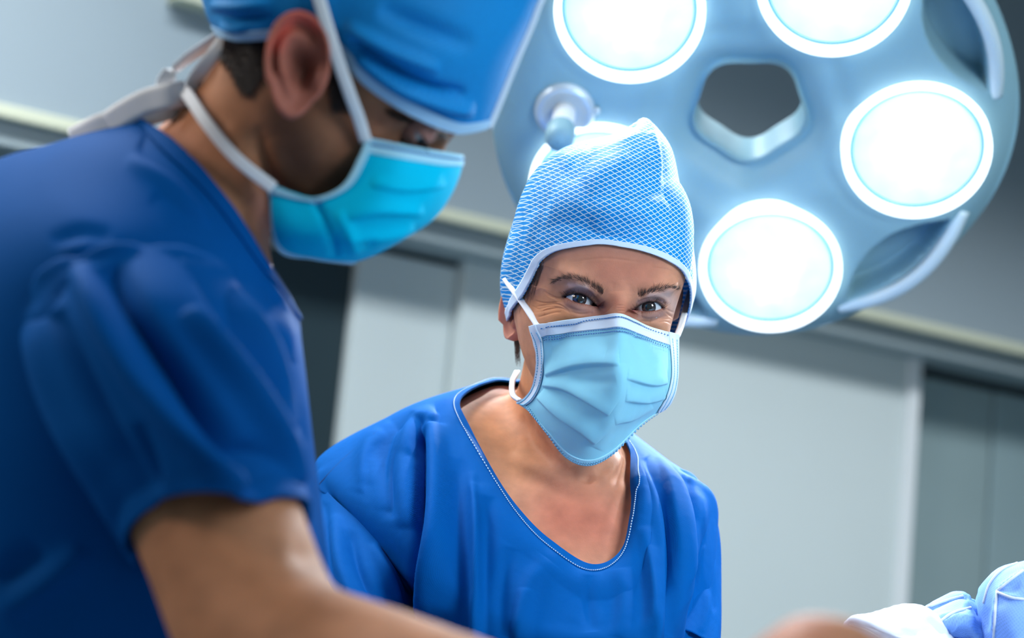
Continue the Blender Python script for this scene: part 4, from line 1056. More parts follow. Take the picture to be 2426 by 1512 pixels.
def dashes(G, NG, path, n, off, wdt, ln_):
    """path in (v,u) 0..1; small flat weld marks"""
    nv, nu = G.shape[:2]; path = cr(np.asarray(path, float), n * 2); pts = []
    for a, b in path:
        y, x = a * (nv - 1), b * (nu - 1); i, j = min(int(y), nv - 2), min(int(x), nu - 2); fy, fx = y - i, x - j
        q = (G[i, j] * (1 - fx) + G[i, j + 1] * fx) * (1 - fy) + (G[i + 1, j] * (1 - fx) + G[i + 1, j + 1] * fx) * fy
        pts.append((q, NG[i, j]))
    parts = []
    for k in range(0, 2 * n - 1, 2):
        (a, na), (b, nb) = pts[k], pts[k + 1]; t = b - a; L = np.linalg.norm(t); t /= L; s_ = np.cross(t, na); m_ = (a + b) / 2 + na * off
        h = ln_ / 2
        vv = [m_ + sx * t * h + sy * s_ * wdt / 2 + sz * na * .00015 for sx in (-1, 1) for sy in (-1, 1) for sz in (-1, 1)]
        parts.append((np.array(vv), [(0, 1, 3, 2), (4, 6, 7, 5), (0, 4, 5, 1), (2, 3, 7, 6), (0, 2, 6, 4), (1, 5, 7, 3)]))
    return join(parts)
for pth, n, mt in (([(.032, .06), (.032, .5), (.032, .94)], 56, M_dash), ([(.112, .06), (.112, .5), (.112, .94)], 58, M_dash), ([(.132, .06), (.132, .5), (.132, .94)], 58, M_dash),
               ([(.05, .018), (.5, .018), (.95, .018)], 44, M_dashL), ([(.05, .045), (.5, .045), (.95, .045)], 44, M_dashL), ([(.05, .982), (.5, .982), (.95, .982)], 44, M_dashL), ([(.05, .958), (.5, .958), (.95, .958)], 44, M_dashL),
               ([(.972, .06), (.972, .5), (.972, .94)], 60, M_dashL), ([(.985, .06), (.985, .5), (.985, .94)], 60, M_dashL)):
    v, f = dashes(GM, NM, pth, n, .0022, .0010, .0018)
    o = mk('weld_dashes', v, f, mt, maskw); o['kind'] = 'stuff'
# ties
def tie(pts, w, parent, side, n=40, name='mask_tie', mat=None):
    v, f = ribbon([P(*p) for p in pts], w, side, n=n); return mk(name, v, f, mat or M_tie, parent)
def on_skin(pts, off):
    out = []
    for x, y in pts:
        c_ = [h for h in (hit(treeW, x, y), hit(treeC, x, y)) if h is not None]
        h = min(c_, key=lambda a: (a - CAMPOS) @ fwd); out.append(h - fwd * off)
    return out
treeC = bvh(cap_v, cap_f)
v, f = ribbon(on_skin([(1279, 779), (1262, 753), (1243, 724), (1222, 695), (1205, 672), (1197, 660)], .0028), .0056, RT * .8 + UP * .5, n=40); mk('mask_tie', v, f, M_tie, maskw)
tie([(1232, 950, 1.712), (1215, 935, 1.725), (1214, 905, 1.76), (1225, 880, 1.81)], .0050, maskw, RT)
tie([(1604, 796, 1.704), (1612, 775, 1.72), (1622, 740, 1.76), (1636, 690, 1.80)], .0055, maskw, RT)
tie([(1578, 962, 1.702), (1560, 970, 1.73), (1530, 960, 1.78)], .0055, maskw, UP)

# ================================================================== the man
MD = 1.30
am = math.radians(40.0)
mF = math.cos(am) * RT - math.sin(am) * UP; mU = math.sin(am) * RT + math.cos(am) * UP; mL = fwd.copy()
yw = math.radians(4.0)
mF, mL = math.cos(yw) * mF - math.sin(yw) * mL, math.cos(yw) * mL + math.sin(yw) * mF
mO = P(764, 126, MD)
man = thing('person', 'man in profile with blue cap, bright blue mask and dark blue scrubs bending forward', 'person', (P(270, 1500, MD)[0], P(270, 1500, MD)[1], 0.0))
def mir(row):       # near half (back .. front) -> full ring, far half mirrored in depth
    far = [(x - 14, y, 2 * MD - d) for x, y, d in row[1:-1]][::-1]
    return row + far
B0 = mir([(333, 286, 1.305), (390, 335, 1.262), (500, 455, 1.237), (615, 622, 1.248), (706, 752, 1.30)])
B1 = mir([(285, 298, 1.305), (310, 370, 1.225), (440, 520, 1.190), (595, 680, 1.215), (709, 775, 1.30)])
B2 = mir([(130, 340, 1.305), (90, 440, 1.200), (250, 590, 1.135), (580, 760, 1.180), (712, 810, 1.30)])
B3 = mir([(-60, 415, 1.305), (-60, 600, 1.170), (170, 780, 1.125), (570, 900, 1.165), (724, 910, 1.30)])
B4 = mir([(-190, 640, 1.305), (-150, 880, 1.165), (150, 1080, 1.120), (570, 1110, 1.165), (741, 1060, 1.30)])
B5 = mir([(-260, 1050, 1.305), (-200, 1300, 1.165), (150, 1450, 1.130), (600, 1450, 1.180), (772, 1330, 1.30)])
B6 = mir([(-220, 1600, 1.305), (-160, 1900, 1.180), (180, 2000, 1.140), (620, 1950, 1.190), (800, 1750, 1.30)])
B7 = mir([(-180, 2150, 1.305), (-120, 2400, 1.180), (200, 2480, 1.140), (620, 2440, 1.190), (800, 2250, 1.30)])
NKB = mir([(395, 285, 1.305), (440, 330, 1.265), (510, 440, 1.245), (590, 545, 1.255), (640, 590, 1.30)])
NKM = mir([(470, 195, 1.305), (510, 225, 1.258), (575, 330, 1.243), (630, 440, 1.252), (660, 490, 1.30)])
NKT = mir([(535, 105, 1.305), (570, 120, 1.255), (640, 210, 1.245), (700, 330, 1.255), (735, 400, 1.30)])
rowsB = [inward(r, .012) for r in (B7, B6, B5, B4, B3, B2)] + [inward(B1, .012)] + PA([NKB, NKM, NKT])
v, f, _ = loft(rowsB, 96, 110); v, f = cap_ends(v, f, 96, 110)
parts = [(v, f)] + head_parts(mO, mF, mU, mL, 1.0, True)
arm = [P(300, 740, 1.17), P(430, 1020, 1.125), P(528, 1272, 1.095), P(650, 1535, 1.04), P(900, 1655, .985), P(1230, 1750, .91), P(1530, 1805, .86)]
parts.append(tube(arm, [.060, .050, .0465, .0450, .0455, .038, .0285], 20, n=60))
hd = P(1925, 1552, .82) - arm[-1]; hd /= np.linalg.norm(hd); hup = UP * .75 - RT * .62; hup -= hd * (hup @ hd)
parts += hand_parts(arm[-1], hd, hup, np.cross(hd, hup) if np.cross(hd, hup) @ fwd > 0 else -np.cross(hd, hup), 1.25)
arm2 = [P(330, 760, 1.44), P(520, 1150, 1.46), P(680, 1500, 1.44), P(950, 1720, 1.34), P(1150, 1800, 1.24)]
parts.append(tube(arm2, [.060, .050, .046, .038, .028], 16, n=50))
d2_ = arm2[-1] - arm2[-2]; d2_ /= np.linalg.norm(d2_)
parts += hand_parts(arm2[-1], d2_, UP - d2_ * (UP @ d2_), -np.cross(d2_, UP) if np.cross(d2_, UP) @ fwd > 0 else np.cross(d2_, UP), 1.0)
parts += finish_lower(man, P(285, 1700, MD), fwd, RT, M_scrubM)
co, fa = remesh(parts, 0.0050); co = smooth(co, fa, 10)
co, fa = refine(co, fa, (600, 180, 1130, 480), 2, 1.30)
px, py, d = proj(co); co = smooth(co, fa, 8, .5, ((px > 590) & (px < 1140) & (py > 170) & (py < 490)).astype(float))
co = sculpt(co, fa, [([(950, 318), (1010, 335)], 34, -.0050), ([(900, 290), (960, 285), (1040, 320)], 20, .0030), ([(985, 322), (1000, 326)], 17, .0060), ([(965, 345), (1010, 358)], 12, -.002), ([(880, 300), (905, 330)], 24, .0015),
    ([(640, 330), (680, 420), (740, 460)], 26, .0030), ([(600, 300), (640, 420), (660, 520)], 20, -.0050), ([(540, 290), (580, 380), (620, 520)], 22, .004),
    ([(760, 1330), (690, 1300)], 26, -.003)])
px, py, d = proj(co); nr = normals(co, fa); sel = (facing(co, nr) > 0).astype(float) * (d < 1.33)
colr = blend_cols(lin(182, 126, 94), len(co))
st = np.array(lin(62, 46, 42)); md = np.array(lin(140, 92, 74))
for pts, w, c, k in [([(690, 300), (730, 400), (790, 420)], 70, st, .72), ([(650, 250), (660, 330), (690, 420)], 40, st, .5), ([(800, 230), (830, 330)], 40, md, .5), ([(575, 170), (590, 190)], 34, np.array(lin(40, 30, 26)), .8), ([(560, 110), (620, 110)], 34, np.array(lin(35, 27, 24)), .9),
                     ([(800, 160), (815, 235)], 26, np.array(lin(40, 30, 28)), .9), ([(640, 460), (650, 560)], 22, md, .6), ([(400, 330), (430, 370)], 60, np.array(lin(214, 140, 108)), .6), ([(900, 290), (1060, 330)], 50, np.array(lin(150, 100, 88)), .5),  # light on the nape and shade in the eye socket painted into skin
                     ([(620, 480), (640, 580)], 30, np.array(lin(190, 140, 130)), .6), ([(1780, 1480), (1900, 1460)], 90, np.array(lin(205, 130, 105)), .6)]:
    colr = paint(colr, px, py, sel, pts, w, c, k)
treeM = bvh(co, fa)
ro = -mL + 0.10 * mF; ro /= np.linalg.norm(ro)
ef = mF * math.cos(.40) + mU * math.sin(.40); eu = mU * math.cos(.40) - mF * math.sin(.40)
ef = ef - ro * (ef @ ro); ef /= np.linalg.norm(ef)
ec = P(706, 156, 1.209)
ev_, ef_ = ear_mesh(ec, ef, eu, ro, .066, .040)
lc = mO + 0.0845 * mF - 0.034 * mL + 0.001 * mU
eg = mF * .88 - mU * .42 - mL * .22; eg /= np.linalg.norm(eg); el = -mL - eg * (-mL @ eg); el /= np.linalg.norm(el); eup = np.cross(el, eg); eup *= np.sign(eup @ mU)
def edir(a, b): return math.cos(b) * (math.cos(a) * eg + math.sin(a) * el) + math.sin(b) * eup
def b_up(a): return -.12 + .26 * max(0, 1 - (a / 1.05) ** 2)
def b_lo(a): return -.12 - .20 * max(0, 1 - (a / 1.05) ** 2)
lid_parts = []
for sgn_ in (1, -1):
    vv = []
    for j_ in range(16):
        for i_ in range(32):
            a = -1.75 + 3.5 * i_ / 31; b0 = b_up(a) if sgn_ > 0 else b_lo(a); b = b0 + (sgn_ * 1.45 - b0) * j_ / 15
            vv.append(lc + (.0138 - .0006 * (j_ == 0)) * edir(a, b))
    lid_parts.append((np.array(vv), grid_faces(16, 32)))
lid_v, lid_f = join(lid_parts)
cj, fj = join([(co, fa), (ev_, ef_), (lid_v, lid_f)])
epx, epy, _ = proj(ev_)
ecol = blend_cols(lin(178, 108, 92), len(ev_)); ecol = paint(ecol, epx, epy, np.ones(len(ev_)), [(715, 170), (710, 130)], 34, np.array(lin(92, 52, 44)), .85)
ecol = paint(ecol, epx, epy, np.ones(len(ev_)), [(655, 110), (700, 40), (750, 60)], 16, np.array(lin(222, 104, 92)), .9)
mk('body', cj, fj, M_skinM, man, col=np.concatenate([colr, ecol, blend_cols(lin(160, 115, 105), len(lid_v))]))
# eye looking down at the table
Em = dict(ctr=lc)
eyeball(Em, eg, .0122, man, M_eye)
# brow, lashes, nape hair, sideburn
hs = []
for k in range(220):
    t = random.random(); x, y = 925 + 140 * t, 268 + 58 * t + random.gauss(0, 5)
    a = hit(treeM, x, y, off=.0004); b = hit(treeM, x - 16, y - 4 + random.gauss(0, 2), off=.0015)
    if a is not None and b is not None: hs.append(([a, (a + b) / 2 - fwd * .0006, b], .00022))
if hs:
    o = mk('eyebrow', *strands(hs), M_hair, man); o['kind'] = 'stuff'
hs = []
for k in range(44):
    a = -1.0 + 2.0 * k / 43; b = lc + .0138 * edir(a, b_up(a)); l = .0085 * random.uniform(.8, 1.1); dr = edir(a * 1.15, b_up(a) - .25)
    hs.append(([b, b + dr * l * .6 - eup * l * .18, b + dr * l], .00016))
o = mk('eyelash', *strands(hs), M_lash, man); o['kind'] = 'stuff'
hs = []
for k in range(2600):
    if random.random() < .72:
        x = random.uniform(515, 665); y = random.uniform(70, 215)
        if y > 120 + 95 * math.exp(-((x - 590) / 45) ** 2): continue
        L = 26; dx, dy = -.25, 1.0
    else:
        x = random.uniform(775, 835); y = random.uniform(110, 250)
        if abs(x - (795 + (y - 110) * .14)) > 22: continue
        L = 24; dx, dy = -.35, 1.0
    a = hit(treeM, x, y, off=.0006); b = hit(treeM, x + dx * L, y + dy * L, off=.0022)
    if a is not None and b is not None and np.linalg.norm(a - b) < .03: hs.append(([a, (a + b) / 2 - fwd * .001, b], .00035))
o = mk('hair', *strands(hs), M_hair, man); o['kind'] = 'stuff'

# ---- man's scrub top
rows = PA([B0, B1, B2, B3, B4, B5, B6, B7])
v, f, uv = loft(rows, 200, 220)
v = sculpt(v, f, [([(120, 575), (190, 550), (265, 560)], 14, -.004), ([(150, 600), (220, 585)], 12, .003), ([(330, 340), (420, 400), (520, 500)], 20, -.006), ([(300, 380), (400, 440), (500, 550)], 18, .005), ([(360, 470), (480, 560), (590, 640)], 18, -.006), ([(610, 650), (665, 740), (690, 860)], 16, .006), ([(640, 760), (680, 900), (720, 1060)], 14, -.006), ([(0, 1450), (100, 1390), (200, 1300)], 30, .010), ([(0, 1380), (100, 1300)], 24, -.008)], both=True)
v = push_out(v, treeM, .007)
topm = mk('scrub_top', v, f, M_scrubM, man, uv=uv); solid(topm, .0014, 0)
G = v.reshape(220, 200, 3); vn = normals(v, f); cg = G.mean(axis=(0, 1)); vn = vn * np.sign(np.mean(np.sum(vn * (v - cg), axis=1))); NG = vn.reshape(220, 200, 3)
cumv = np.concatenate([[0], np.cumsum(np.linalg.norm(np.diff(G, axis=0), axis=2).mean(axis=1))]); kb_ = max(3, int(np.searchsorted(cumv, .011)))
bv, bf = strip(G, NG, range(0, kb_ + 1), .0018)
uvb = np.stack([np.tile(np.arange(200) * .004, kb_ + 1), np.repeat(np.arange(kb_ + 1) * .002, 200)], axis=1)
solid(mk('neck_binding', bv, bf, M_scrubM, topm, uv=uvb), .0016, 0)
SL = [[(40, 770, 1.20), (100, 665, 1.140), (230, 600, 1.120), (400, 592, 1.135), (560, 680, 1.19), (540, 760, 1.25), (300, 800, 1.27), (120, 830, 1.25)],
      [(52, 870, 1.17), (120, 790, 1.090), (280, 730, 1.068), (470, 730, 1.088), (640, 800, 1.16), (600, 880, 1.22), (350, 930, 1.24), (150, 950, 1.22)],
      [(135, 1075, 1.15), (205, 1000, 1.070), (360, 950, 1.048), (550, 940, 1.070), (702, 1010, 1.14), (660, 1080, 1.20), (430, 1130, 1.22), (230, 1150, 1.20)],
      [(240, 1230, 1.135), (290, 1110, 1.062), (420, 1070, 1.040), (575, 1078, 1.058), (715, 1115, 1.125), (680, 1190, 1.18), (490, 1250, 1.20), (320, 1280, 1.18)],
      [(325, 1335, 1.12), (372, 1196, 1.058), (480, 1166, 1.033), (600, 1190, 1.050), (724, 1206, 1.11), (690, 1290, 1.16), (540, 1360, 1.18), (400, 1390, 1.16)]]
def open_sleeve(SL, folds, parent, mat, tree, nu=150, nv=150, name='sleeve'):
    v, f, uv = loft(PA(SL), nu, nv); v = sculpt(v, f, folds, both=True); v = push_out(v, tree, .004, .04)
    o = mk(name, v, f, mat, parent, uv=uv); solid(o, .0016, 0)
    g_ = v.reshape(nv, nu, 3); n_ = normals(v, f); c_ = g_.mean(axis=1, keepdims=True); n_ = n_ * np.sign(np.mean(np.sum(n_ * (g_ - c_).reshape(-1, 3), axis=1)))
    n_ = n_.reshape(nv, nu, 3); k0 = nv - 16
    hv, hf = strip(g_, n_, range(k0, nv), .0015)
    uvh = np.stack([np.tile(np.arange(nu) * .003, nv - k0), np.repeat(np.arange(nv - k0) * .002, nu)], axis=1)
    solid(mk('sleeve_hem', hv, hf, mat, o, uv=uvh), .0012, 0)
    sr = g_[1]; st_ = tube(np.vstack([sr, sr[:1]]), .0016, 8)
    return o
open_sleeve(SL, [([(185, 640), (260, 790), (360, 950), (480, 1090), (560, 1165)], 26, 0.0180, .3), ([(255, 630), (340, 780), (460, 940), (580, 1090), (640, 1150)], 30, -0.0180, .3), ([(440, 740), (540, 880), (640, 1030), (705, 1150)], 20, 0.0150, .3), ([(470, 640), (560, 780), (650, 960)], 18, -0.0105, .3), ([(540, 660), (640, 850), (700, 1010)], 16, 0.0105, .3),
    ([(60, 760), (130, 950), (240, 1130), (330, 1290)], 22, 0.0105, .3), ([(130, 740), (190, 880), (270, 1040), (360, 1180)], 22, -0.0120, .3), ([(330, 1000), (360, 1090), (380, 1170)], 14, -0.0060), ([(580, 1040), (640, 1120), (660, 1195)], 14, -0.0075), ([(180, 610), (110, 670), (50, 760)], 12, 0.0075), ([(200, 635), (140, 690), (80, 770)], 9, -0.0075), ([(330, 590), (250, 605), (190, 625)], 9, 0.0060)], topm, M_scrubM, treeM)
SLf = [[(x + 20, y + 10, 2 * MD - d + .02) for x, y, d in r] for r in SL]
open_sleeve(SLf, [], topm, M_scrubM, treeM, 60, 60)
# ---- man's cap
K0 = mir([(516, 78, 1.30), (560, 94, 1.238), (680, 92, 1.218), (785, 112, 1.216), (862, 198, 1.216), (965, 268, 1.228), (1075, 314, 1.262), (1150, 303, 1.30)])
K1 = mir([(487, 25, 1.30), (540, 40, 1.228), (680, 30, 1.208), (800, 55, 1.206), (890, 130, 1.206), (1000, 200, 1.220), (1105, 250, 1.256), (1174, 245, 1.30)])
K2 = mir([(470, -80, 1.30), (530, -70, 1.228), (690, -60, 1.203), (820, -25, 1.201), (930, 40, 1.201), (1050, 100, 1.216), (1155, 145, 1.252), (1216, 140, 1.30)])
K3 = mir([(520, -230, 1.30), (580, -220, 1.240), (730, -190, 1.208), (850, -140, 1.206), (970, -80, 1.206), (1100, -20, 1.222), (1205, 25, 1.258), (1262, 28, 1.30)])
K4 = mir([(650, -340, 1.30), (700, -330, 1.255), (820, -290, 1.225), (920, -250, 1.222), (1030, -200, 1.222), (1140, -150, 1.235), (1230, -110, 1.265), (1290, -90, 1.30)])
K5 = mir([(900, -370, 1.30), (920, -360, 1.285), (970, -340, 1.275), (1010, -320, 1.272), (1060, -300, 1.272), (1110, -275, 1.277), (1150, -255, 1.287), (1180, -240, 1.30)])
v, f, uv = loft(PA([K0, K1, K2, K3, K4, K5]), 220, 150)
ap = v[-220:].mean(axis=0); v = np.vstack([v, ap]); f += [(len(v) - 1, 149 * 220 + (i + 1) % 220, 149 * 220 + i) for i in range(220)]
v = sculpt(v, f, [([(830, 90), (920, 160), (1020, 205), (1100, 220)], 13, -0.0102, .4), ([(850, 130), (950, 205), (1060, 250), (1120, 262)], 16, 0.0085, .4), ([(820, 60), (930, 120), (1040, 165)], 14, 0.0085), ([(500, 30), (560, 50), (650, 40)], 10, -0.0068), ([(500, 10), (570, 15), (640, 5)], 10, 0.0068), ([(520, 60), (580, 65)], 8, 0.0051), ([(900, 20), (1000, 60), (1120, 110)], 24, -0.0068), ([(960, 225), (1040, 262), (1100, 280)], 7, -0.0034)], both=True)
v = push_out(v, treeM, .003)
capm = mk('surgical_cap', v, f, M_capM, man, uv=np.vstack([uv, uv[-1:]])); solid(capm, .001, 0)
Gc = v[:-1].reshape(150, 220, 3); vn = normals(v, f)[:-1]; vn = vn * np.sign(np.mean(np.sum(vn * (v[:-1] - mO), axis=1))); NGc = vn.reshape(150, 220, 3)
cumc = np.concatenate([[0], np.cumsum(np.linalg.norm(np.diff(Gc, axis=0), axis=2).mean(axis=1))]); kb = max(3, int(np.searchsorted(cumc, .0075)))
bv, bf = strip(Gc, NGc, range(0, kb + 1), .0011)
uvb = np.stack([np.tile(np.arange(220) * .003, kb + 1), np.repeat(np.arange(kb + 1) * .002, 220)], axis=1)
solid(mk('cap_binding', bv, bf, M_bindM, capm, uv=uvb), .0014, 0)
# front seam of the cap: pale piping up the crown
iF = int(round(220 * 7 / 14)); 
mk('front_piping', *tube([Gc[j, iF] + NGc[j, iF] * .001 for j in range(2, 120, 6)], .0036, 8, n=60), M_bind, capm)
# ---- man's mask
def mrow(r): return r + [(x, y, 2 * MD - d) for x, y, d in r[:-1]][::-1]
MM = [mrow(r) for r in (
    [(868, 325, 1.236), (960, 345, 1.243), (1045, 360, 1.268), (1092, 368, 1.30)], [(850, 375, 1.230), (950, 392, 1.232), (1045, 405, 1.262), (1091, 402, 1.30)],
    [(812, 440, 1.228), (915, 455, 1.224), (1015, 465, 1.252), (1068, 460, 1.30)], [(745, 468, 1.230), (860, 510, 1.222), (965, 530, 1.250), (1026, 518, 1.30)],
    [(690, 455, 1.234), (790, 555, 1.226), (890, 582, 1.250), (962, 562, 1.30)], [(648, 438, 1.238), (690, 560, 1.234), (790, 610, 1.255), (885, 604, 1.30)], [(640, 440, 1.240), (655, 585, 1.250), (740, 610, 1.270), (832, 622, 1.30)])]
MMF = [([(745, 475), (780, 540), (795, 612)], 10, -.005, .3), ([(830, 520), (900, 500), (1000, 505)], 18, .004, .4, 'step'), ([(820, 560), (900, 560), (980, 545)], 18, .004, .4, 'step'), ([(880, 440), (960, 450), (1050, 440)], 20, .003, .4, 'step'), ([(800, 500), (830, 560), (850, 610)], 16, .004), ([(870, 590), (885, 560)], 8, -.003)]
def mk_mask_m():
    global MM
    m, G_, N_ = make_mask(MM, MMF, man, (M_maskM, M_maskB, M_maskB), 160, 120, [('top_band', 0, .13, .02, .98, M_maskB, .0012), ('nose_wire', .055, .075, .03, .97, M_dash, .0022), ('side_band', 0, 1, 0, .035, M_maskB, .0016), ('side_band', 0, 1, .965, 1, M_maskB, .0016), ('bottom_band', .965, 1, .03, .97, M_maskB, .0010)], mF - mL * .5, treeM)
    return m
maskm = mk_mask_m()
maskm['label'] = 'bright blue mask tied behind the neck'
SIDE = RT * .9 + UP * .3
tie([(735, -80, 1.196), (757, 0, 1.198), (790, 110, 1.203), (826, 215, 1.213), (850, 280, 1.224), (867, 335, 1.233)], .0075, maskm, SIDE)
tie([(648, 446, 1.236), (560, 375, 1.236), (490, 292, 1.246), (447, 228, 1.27), (425, 205, 1.30)], .0078, maskm, RT * .6 + UP * .8)
tie([(535, 75, 1.30), (485, 110, 1.295), (430, 150, 1.29), (390, 195, 1.29), (395, 235, 1.295), (425, 235, 1.30)], .0105, capm, RT * .5 + UP * .5, name='cap_tie')
tie([(538, 85, 1.285), (505, 130, 1.28), (475, 170, 1.282), (455, 200, 1.29), (440, 232, 1.295)], .0095, capm, RT, name='cap_tie')
tie([(440, 222, 1.285), (400, 228, 1.28), (350, 240, 1.285), (300, 265, 1.29), (258, 292, 1.295)], .0170, capm, UP, name='cap_tie')
tie([(442, 240, 1.30), (390, 255, 1.29), (320, 275, 1.295), (230, 305, 1.30), (170, 335, 1.31)], .0180, capm, UP, name='cap_tie')
v, f = ellipsoid(P(432, 226, 1.287), [.0085 * RT, .007 * UP, .006 * fwd], 12); mk('tie_knot', v, f, M_tie, capm)

# ================================================================== drape bundle and table at the lower right
M_tabl = soft_cloth('table_sheet', lin(165, 200, 228), 600, .7, .05, .2, .03)  # unseen sheet, kept pale to bounce light up at the faces
tab = thing('operating_table', 'operating table under a blue sheet between the two people', 'table', (0.95, 1.0, 0))
for nm, c, s_, mt in (('table_base', (.95, 1.0, .06), (.9, .42, .12), M_chrome), ('pedestal', (.95, 1.0, .48), (.34, .30, .74), M_chrome), ('table_top', (.95, 1.0, .88), (1.75, .55, .06), M_white), ('mattress', (.95, 1.0, .935), (1.72, .54, .05), M_slot)):
    bevel(mk(nm, *box(c, s_), mt, tab, smooth=False), .01)
nx_, ny_ = 60, 30; g = []
for j in range(ny_):
    for i in range(nx_):
        x = -.96 + 1.92 * i / (nx_ - 1); y = -.36 + .72 * j / (ny_ - 1)
        ox = max(0, abs(x) - .87); oy = max(0, abs(y) - .28); dr = (ox + oy) * 3.2
        g.append((.95 + math.copysign(min(abs(x), .875 + ox * .1), x) + .006 * math.sin(9 * y) * (ox > 0), 1.0 + math.copysign(min(abs(y), .285 + oy * .15 + .012 * math.sin(26 * x) * (oy > 0)), y), .968 - dr + .004 * math.sin(7 * x + 5 * y)))
g = np.array(g); o = mk('table_sheet', g, grid_faces(ny_, nx_), M_tabl, tab, uv=g[:, :2]); solid(o, .003, 1)

zt = P(2280, 1708, 1.62)[2]
stand = thing('instrument_stand', 'steel tray stand under the crumpled surgical drape', 'stand', (0.52, 1.62, 0))
for nm, c, s_ in (('tray', (.52, 1.62, zt - .042), (.50, .38, .018)), ('tray_rim', (.52, 1.442, zt - .03), (.50, .012, .022)), ('tray_rim', (.52, 1.798, zt - .03), (.50, .012, .022)), ('base_bar', (.52, 1.62, .03), (.48, .06, .05)), ('base_bar', (.74, 1.62, .03), (.06, .40, .05))):
    bevel(mk(nm, *box(c, s_), M_chrome, stand, smooth=False), .004)
mk('post', *tube([(.74, 1.62, .04), (.74, 1.62, .6), (.74, 1.62, zt - .05)], .016, 14, n=12), M_chrome, stand)
drape = thing('surgical_drape', 'crumpled pale blue and white surgical drape glowing at the lower right corner', 'drape', tuple(P(2280, 1708, 1.62)))
DR = {}
def crumple(rows, nu, nv, folds, name, mat, amp=.004, seed=1):
    v, f, uv = loft(PA(rows), nu, nv)
    rng = np.random.RandomState(seed); n = normals(v, f)
    ph = rng.rand(6) * 6; q = v - v.mean(axis=0)
    tri = lambda x: np.abs((x / math.pi) % 2 - 1)
    w1 = np.stack([tri(q @ (rng.randn(3) * 34) + ph[k]) for k in range(3)], axis=1)
    disp = (np.max(w1, axis=1) - .75) * 2.2
    for k in range(3): disp = disp + .35 * (tri(q @ (rng.randn(3) * 110) + ph[k] + 2 * disp) - .5)
    v = v + n * (amp * disp)[:, None]
    v = sculpt(v, f, folds, both=True)
    v, f = cap_ends(v, f, nu, nv); uv = np.vstack([uv, uv[:1], uv[-1:]])
    o = mk(name, v, f, mat, drape, uv=uv); DR[name] = (o, bvh(v, f)); return o
# white pointed roll
crumple([[(2008, 1481, 1.60), (2010, 1479, 1.602), (2012, 1481, 1.604), (2010, 1484, 1.602)], [(2035, 1474, 1.575), (2050, 1468, 1.60), (2065, 1490, 1.63), (2045, 1500, 1.60)], [(2090, 1500, 1.555), (2110, 1455, 1.60), (2130, 1500, 1.64), (2110, 1540, 1.60)], [(2160, 1520, 1.545), (2185, 1452, 1.60), (2220, 1500, 1.65), (2190, 1580, 1.60)], [(2230, 1560, 1.545), (2245, 1490, 1.60), (2290, 1560, 1.65), (2250, 1640, 1.60)], [(2260, 1640, 1.55), (2275, 1590, 1.60), (2310, 1640, 1.65), (2280, 1720, 1.60)]],
        60, 70, [([(2040, 1478), (2080, 1496), (2110, 1512)], 6, -.003), ([(2130, 1480), (2170, 1500)], 8, .003), ([(2200, 1465), (2225, 1490), (2245, 1512)], 5, -.003)], 'white_roll', M_drapeW, .007, 2)
# blue lump behind it
crumple([[(2178, 1452, 1.64), (2180, 1444, 1.66), (2186, 1450, 1.68), (2184, 1470, 1.66)], [(2215, 1480, 1.605), (2215, 1428, 1.66), (2235, 1460, 1.70), (2230, 1520, 1.66)], [(2268, 1480, 1.60), (2285, 1408, 1.66), (2305, 1450, 1.71), (2290, 1540, 1.66)], [(2300, 1490, 1.60), (2318, 1430, 1.66), (2350, 1470, 1.71), (2330, 1560, 1.66)], [(2350, 1560, 1.60), (2370, 1500, 1.66), (2400, 1540, 1.71), (2380, 1640, 1.66)]],
        60, 60, [([(2200, 1440), (2250, 1425), (2290, 1412)], 5, .003), ([(2225, 1470), (2262, 1445), (2300, 1440)], 5, -.004), ([(2250, 1500), (2275, 1470), (2310, 1465)], 6, .004), ([(2230, 1450), (2280, 1430)], 4, -.002)], 'blue_fold', M_drape, .008, 5)
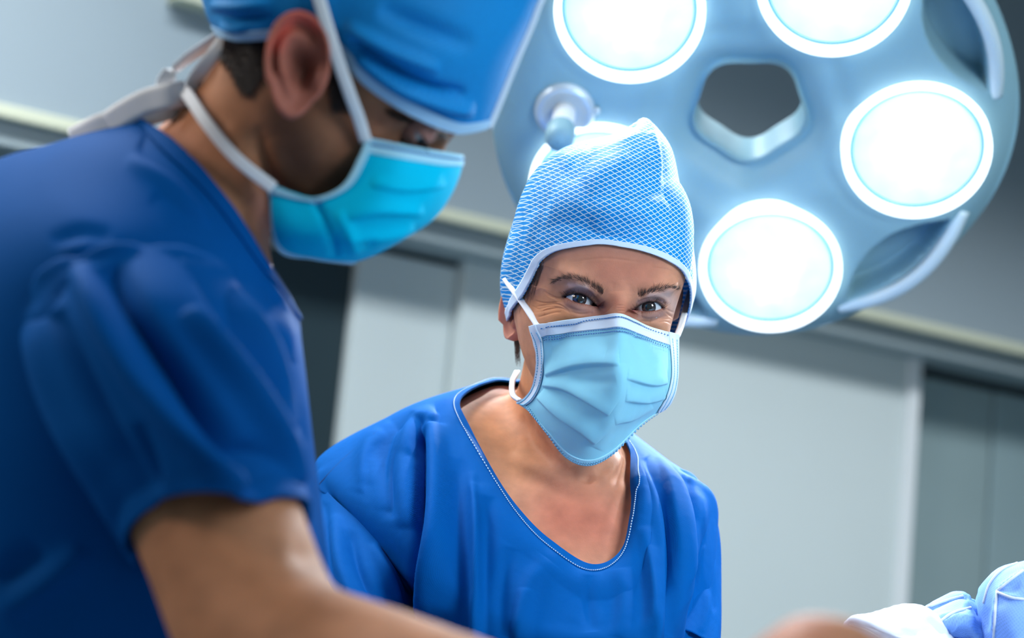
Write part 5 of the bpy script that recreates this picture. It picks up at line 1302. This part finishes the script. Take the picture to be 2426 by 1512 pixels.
# tall folded sheet at the frame edge
crumple([[(2310, 1690, 1.62), (2410, 1715, 1.57), (2560, 1700, 1.60), (2600, 1680, 1.70), (2460, 1660, 1.76), (2335, 1670, 1.72)], [(2318, 1540, 1.62), (2420, 1580, 1.56), (2560, 1540, 1.60), (2600, 1520, 1.70), (2460, 1500, 1.76), (2340, 1510, 1.72)], [(2322, 1440, 1.62), (2400, 1470, 1.56), (2550, 1440, 1.60), (2600, 1430, 1.70), (2460, 1420, 1.76), (2340, 1430, 1.72)], [(2340, 1385, 1.625), (2410, 1400, 1.575), (2540, 1380, 1.61), (2590, 1370, 1.70), (2470, 1360, 1.75), (2360, 1370, 1.71)], [(2370, 1350, 1.64), (2430, 1350, 1.60), (2530, 1335, 1.63), (2570, 1330, 1.70), (2480, 1325, 1.73), (2400, 1335, 1.70)], [(2430, 1330, 1.66), (2450, 1326, 1.65), (2500, 1318, 1.66), (2520, 1316, 1.69), (2480, 1314, 1.70), (2440, 1322, 1.69)]][::-1] ,
        90, 70, [([(2362, 1400), (2358, 1450), (2352, 1512)], 4, .003), ([(2362, 1400), (2395, 1375), (2426, 1352)], 4, .003), ([(2365, 1405), (2400, 1416), (2426, 1420)], 4, .003), ([(2385, 1395), (2420, 1385)], 10, -.003), ([(2340, 1440), (2335, 1500)], 6, -.002)], 'folded_sheet', M_drape, .003, 9)

for nm, pl in (('folded_sheet', [(2362, 1400), (2358, 1450), (2354, 1512)]), ('folded_sheet', [(2362, 1400), (2394, 1374), (2424, 1352)]), ('folded_sheet', [(2364, 1404), (2396, 1416), (2425, 1420)]), ('folded_sheet', [(2330, 1430), (2344, 1385), (2372, 1352), (2410, 1334)]),
               ('blue_fold', [(2190, 1442), (2240, 1424), (2282, 1412)]), ('blue_fold', [(2225, 1474), (2258, 1452), (2300, 1440)]), ('white_roll', [(2014, 1482), (2050, 1492), (2085, 1510)])):
    pp = [hit(DR[nm][1], x, y, off=.0006) for x, y in cr(pl, 24)]; pp = [a_ for a_ in pp if a_ is not None]
    if len(pp) > 6: mk('seam', *tube(pp, .0011, 6), M_drapeW, DR[nm][0])
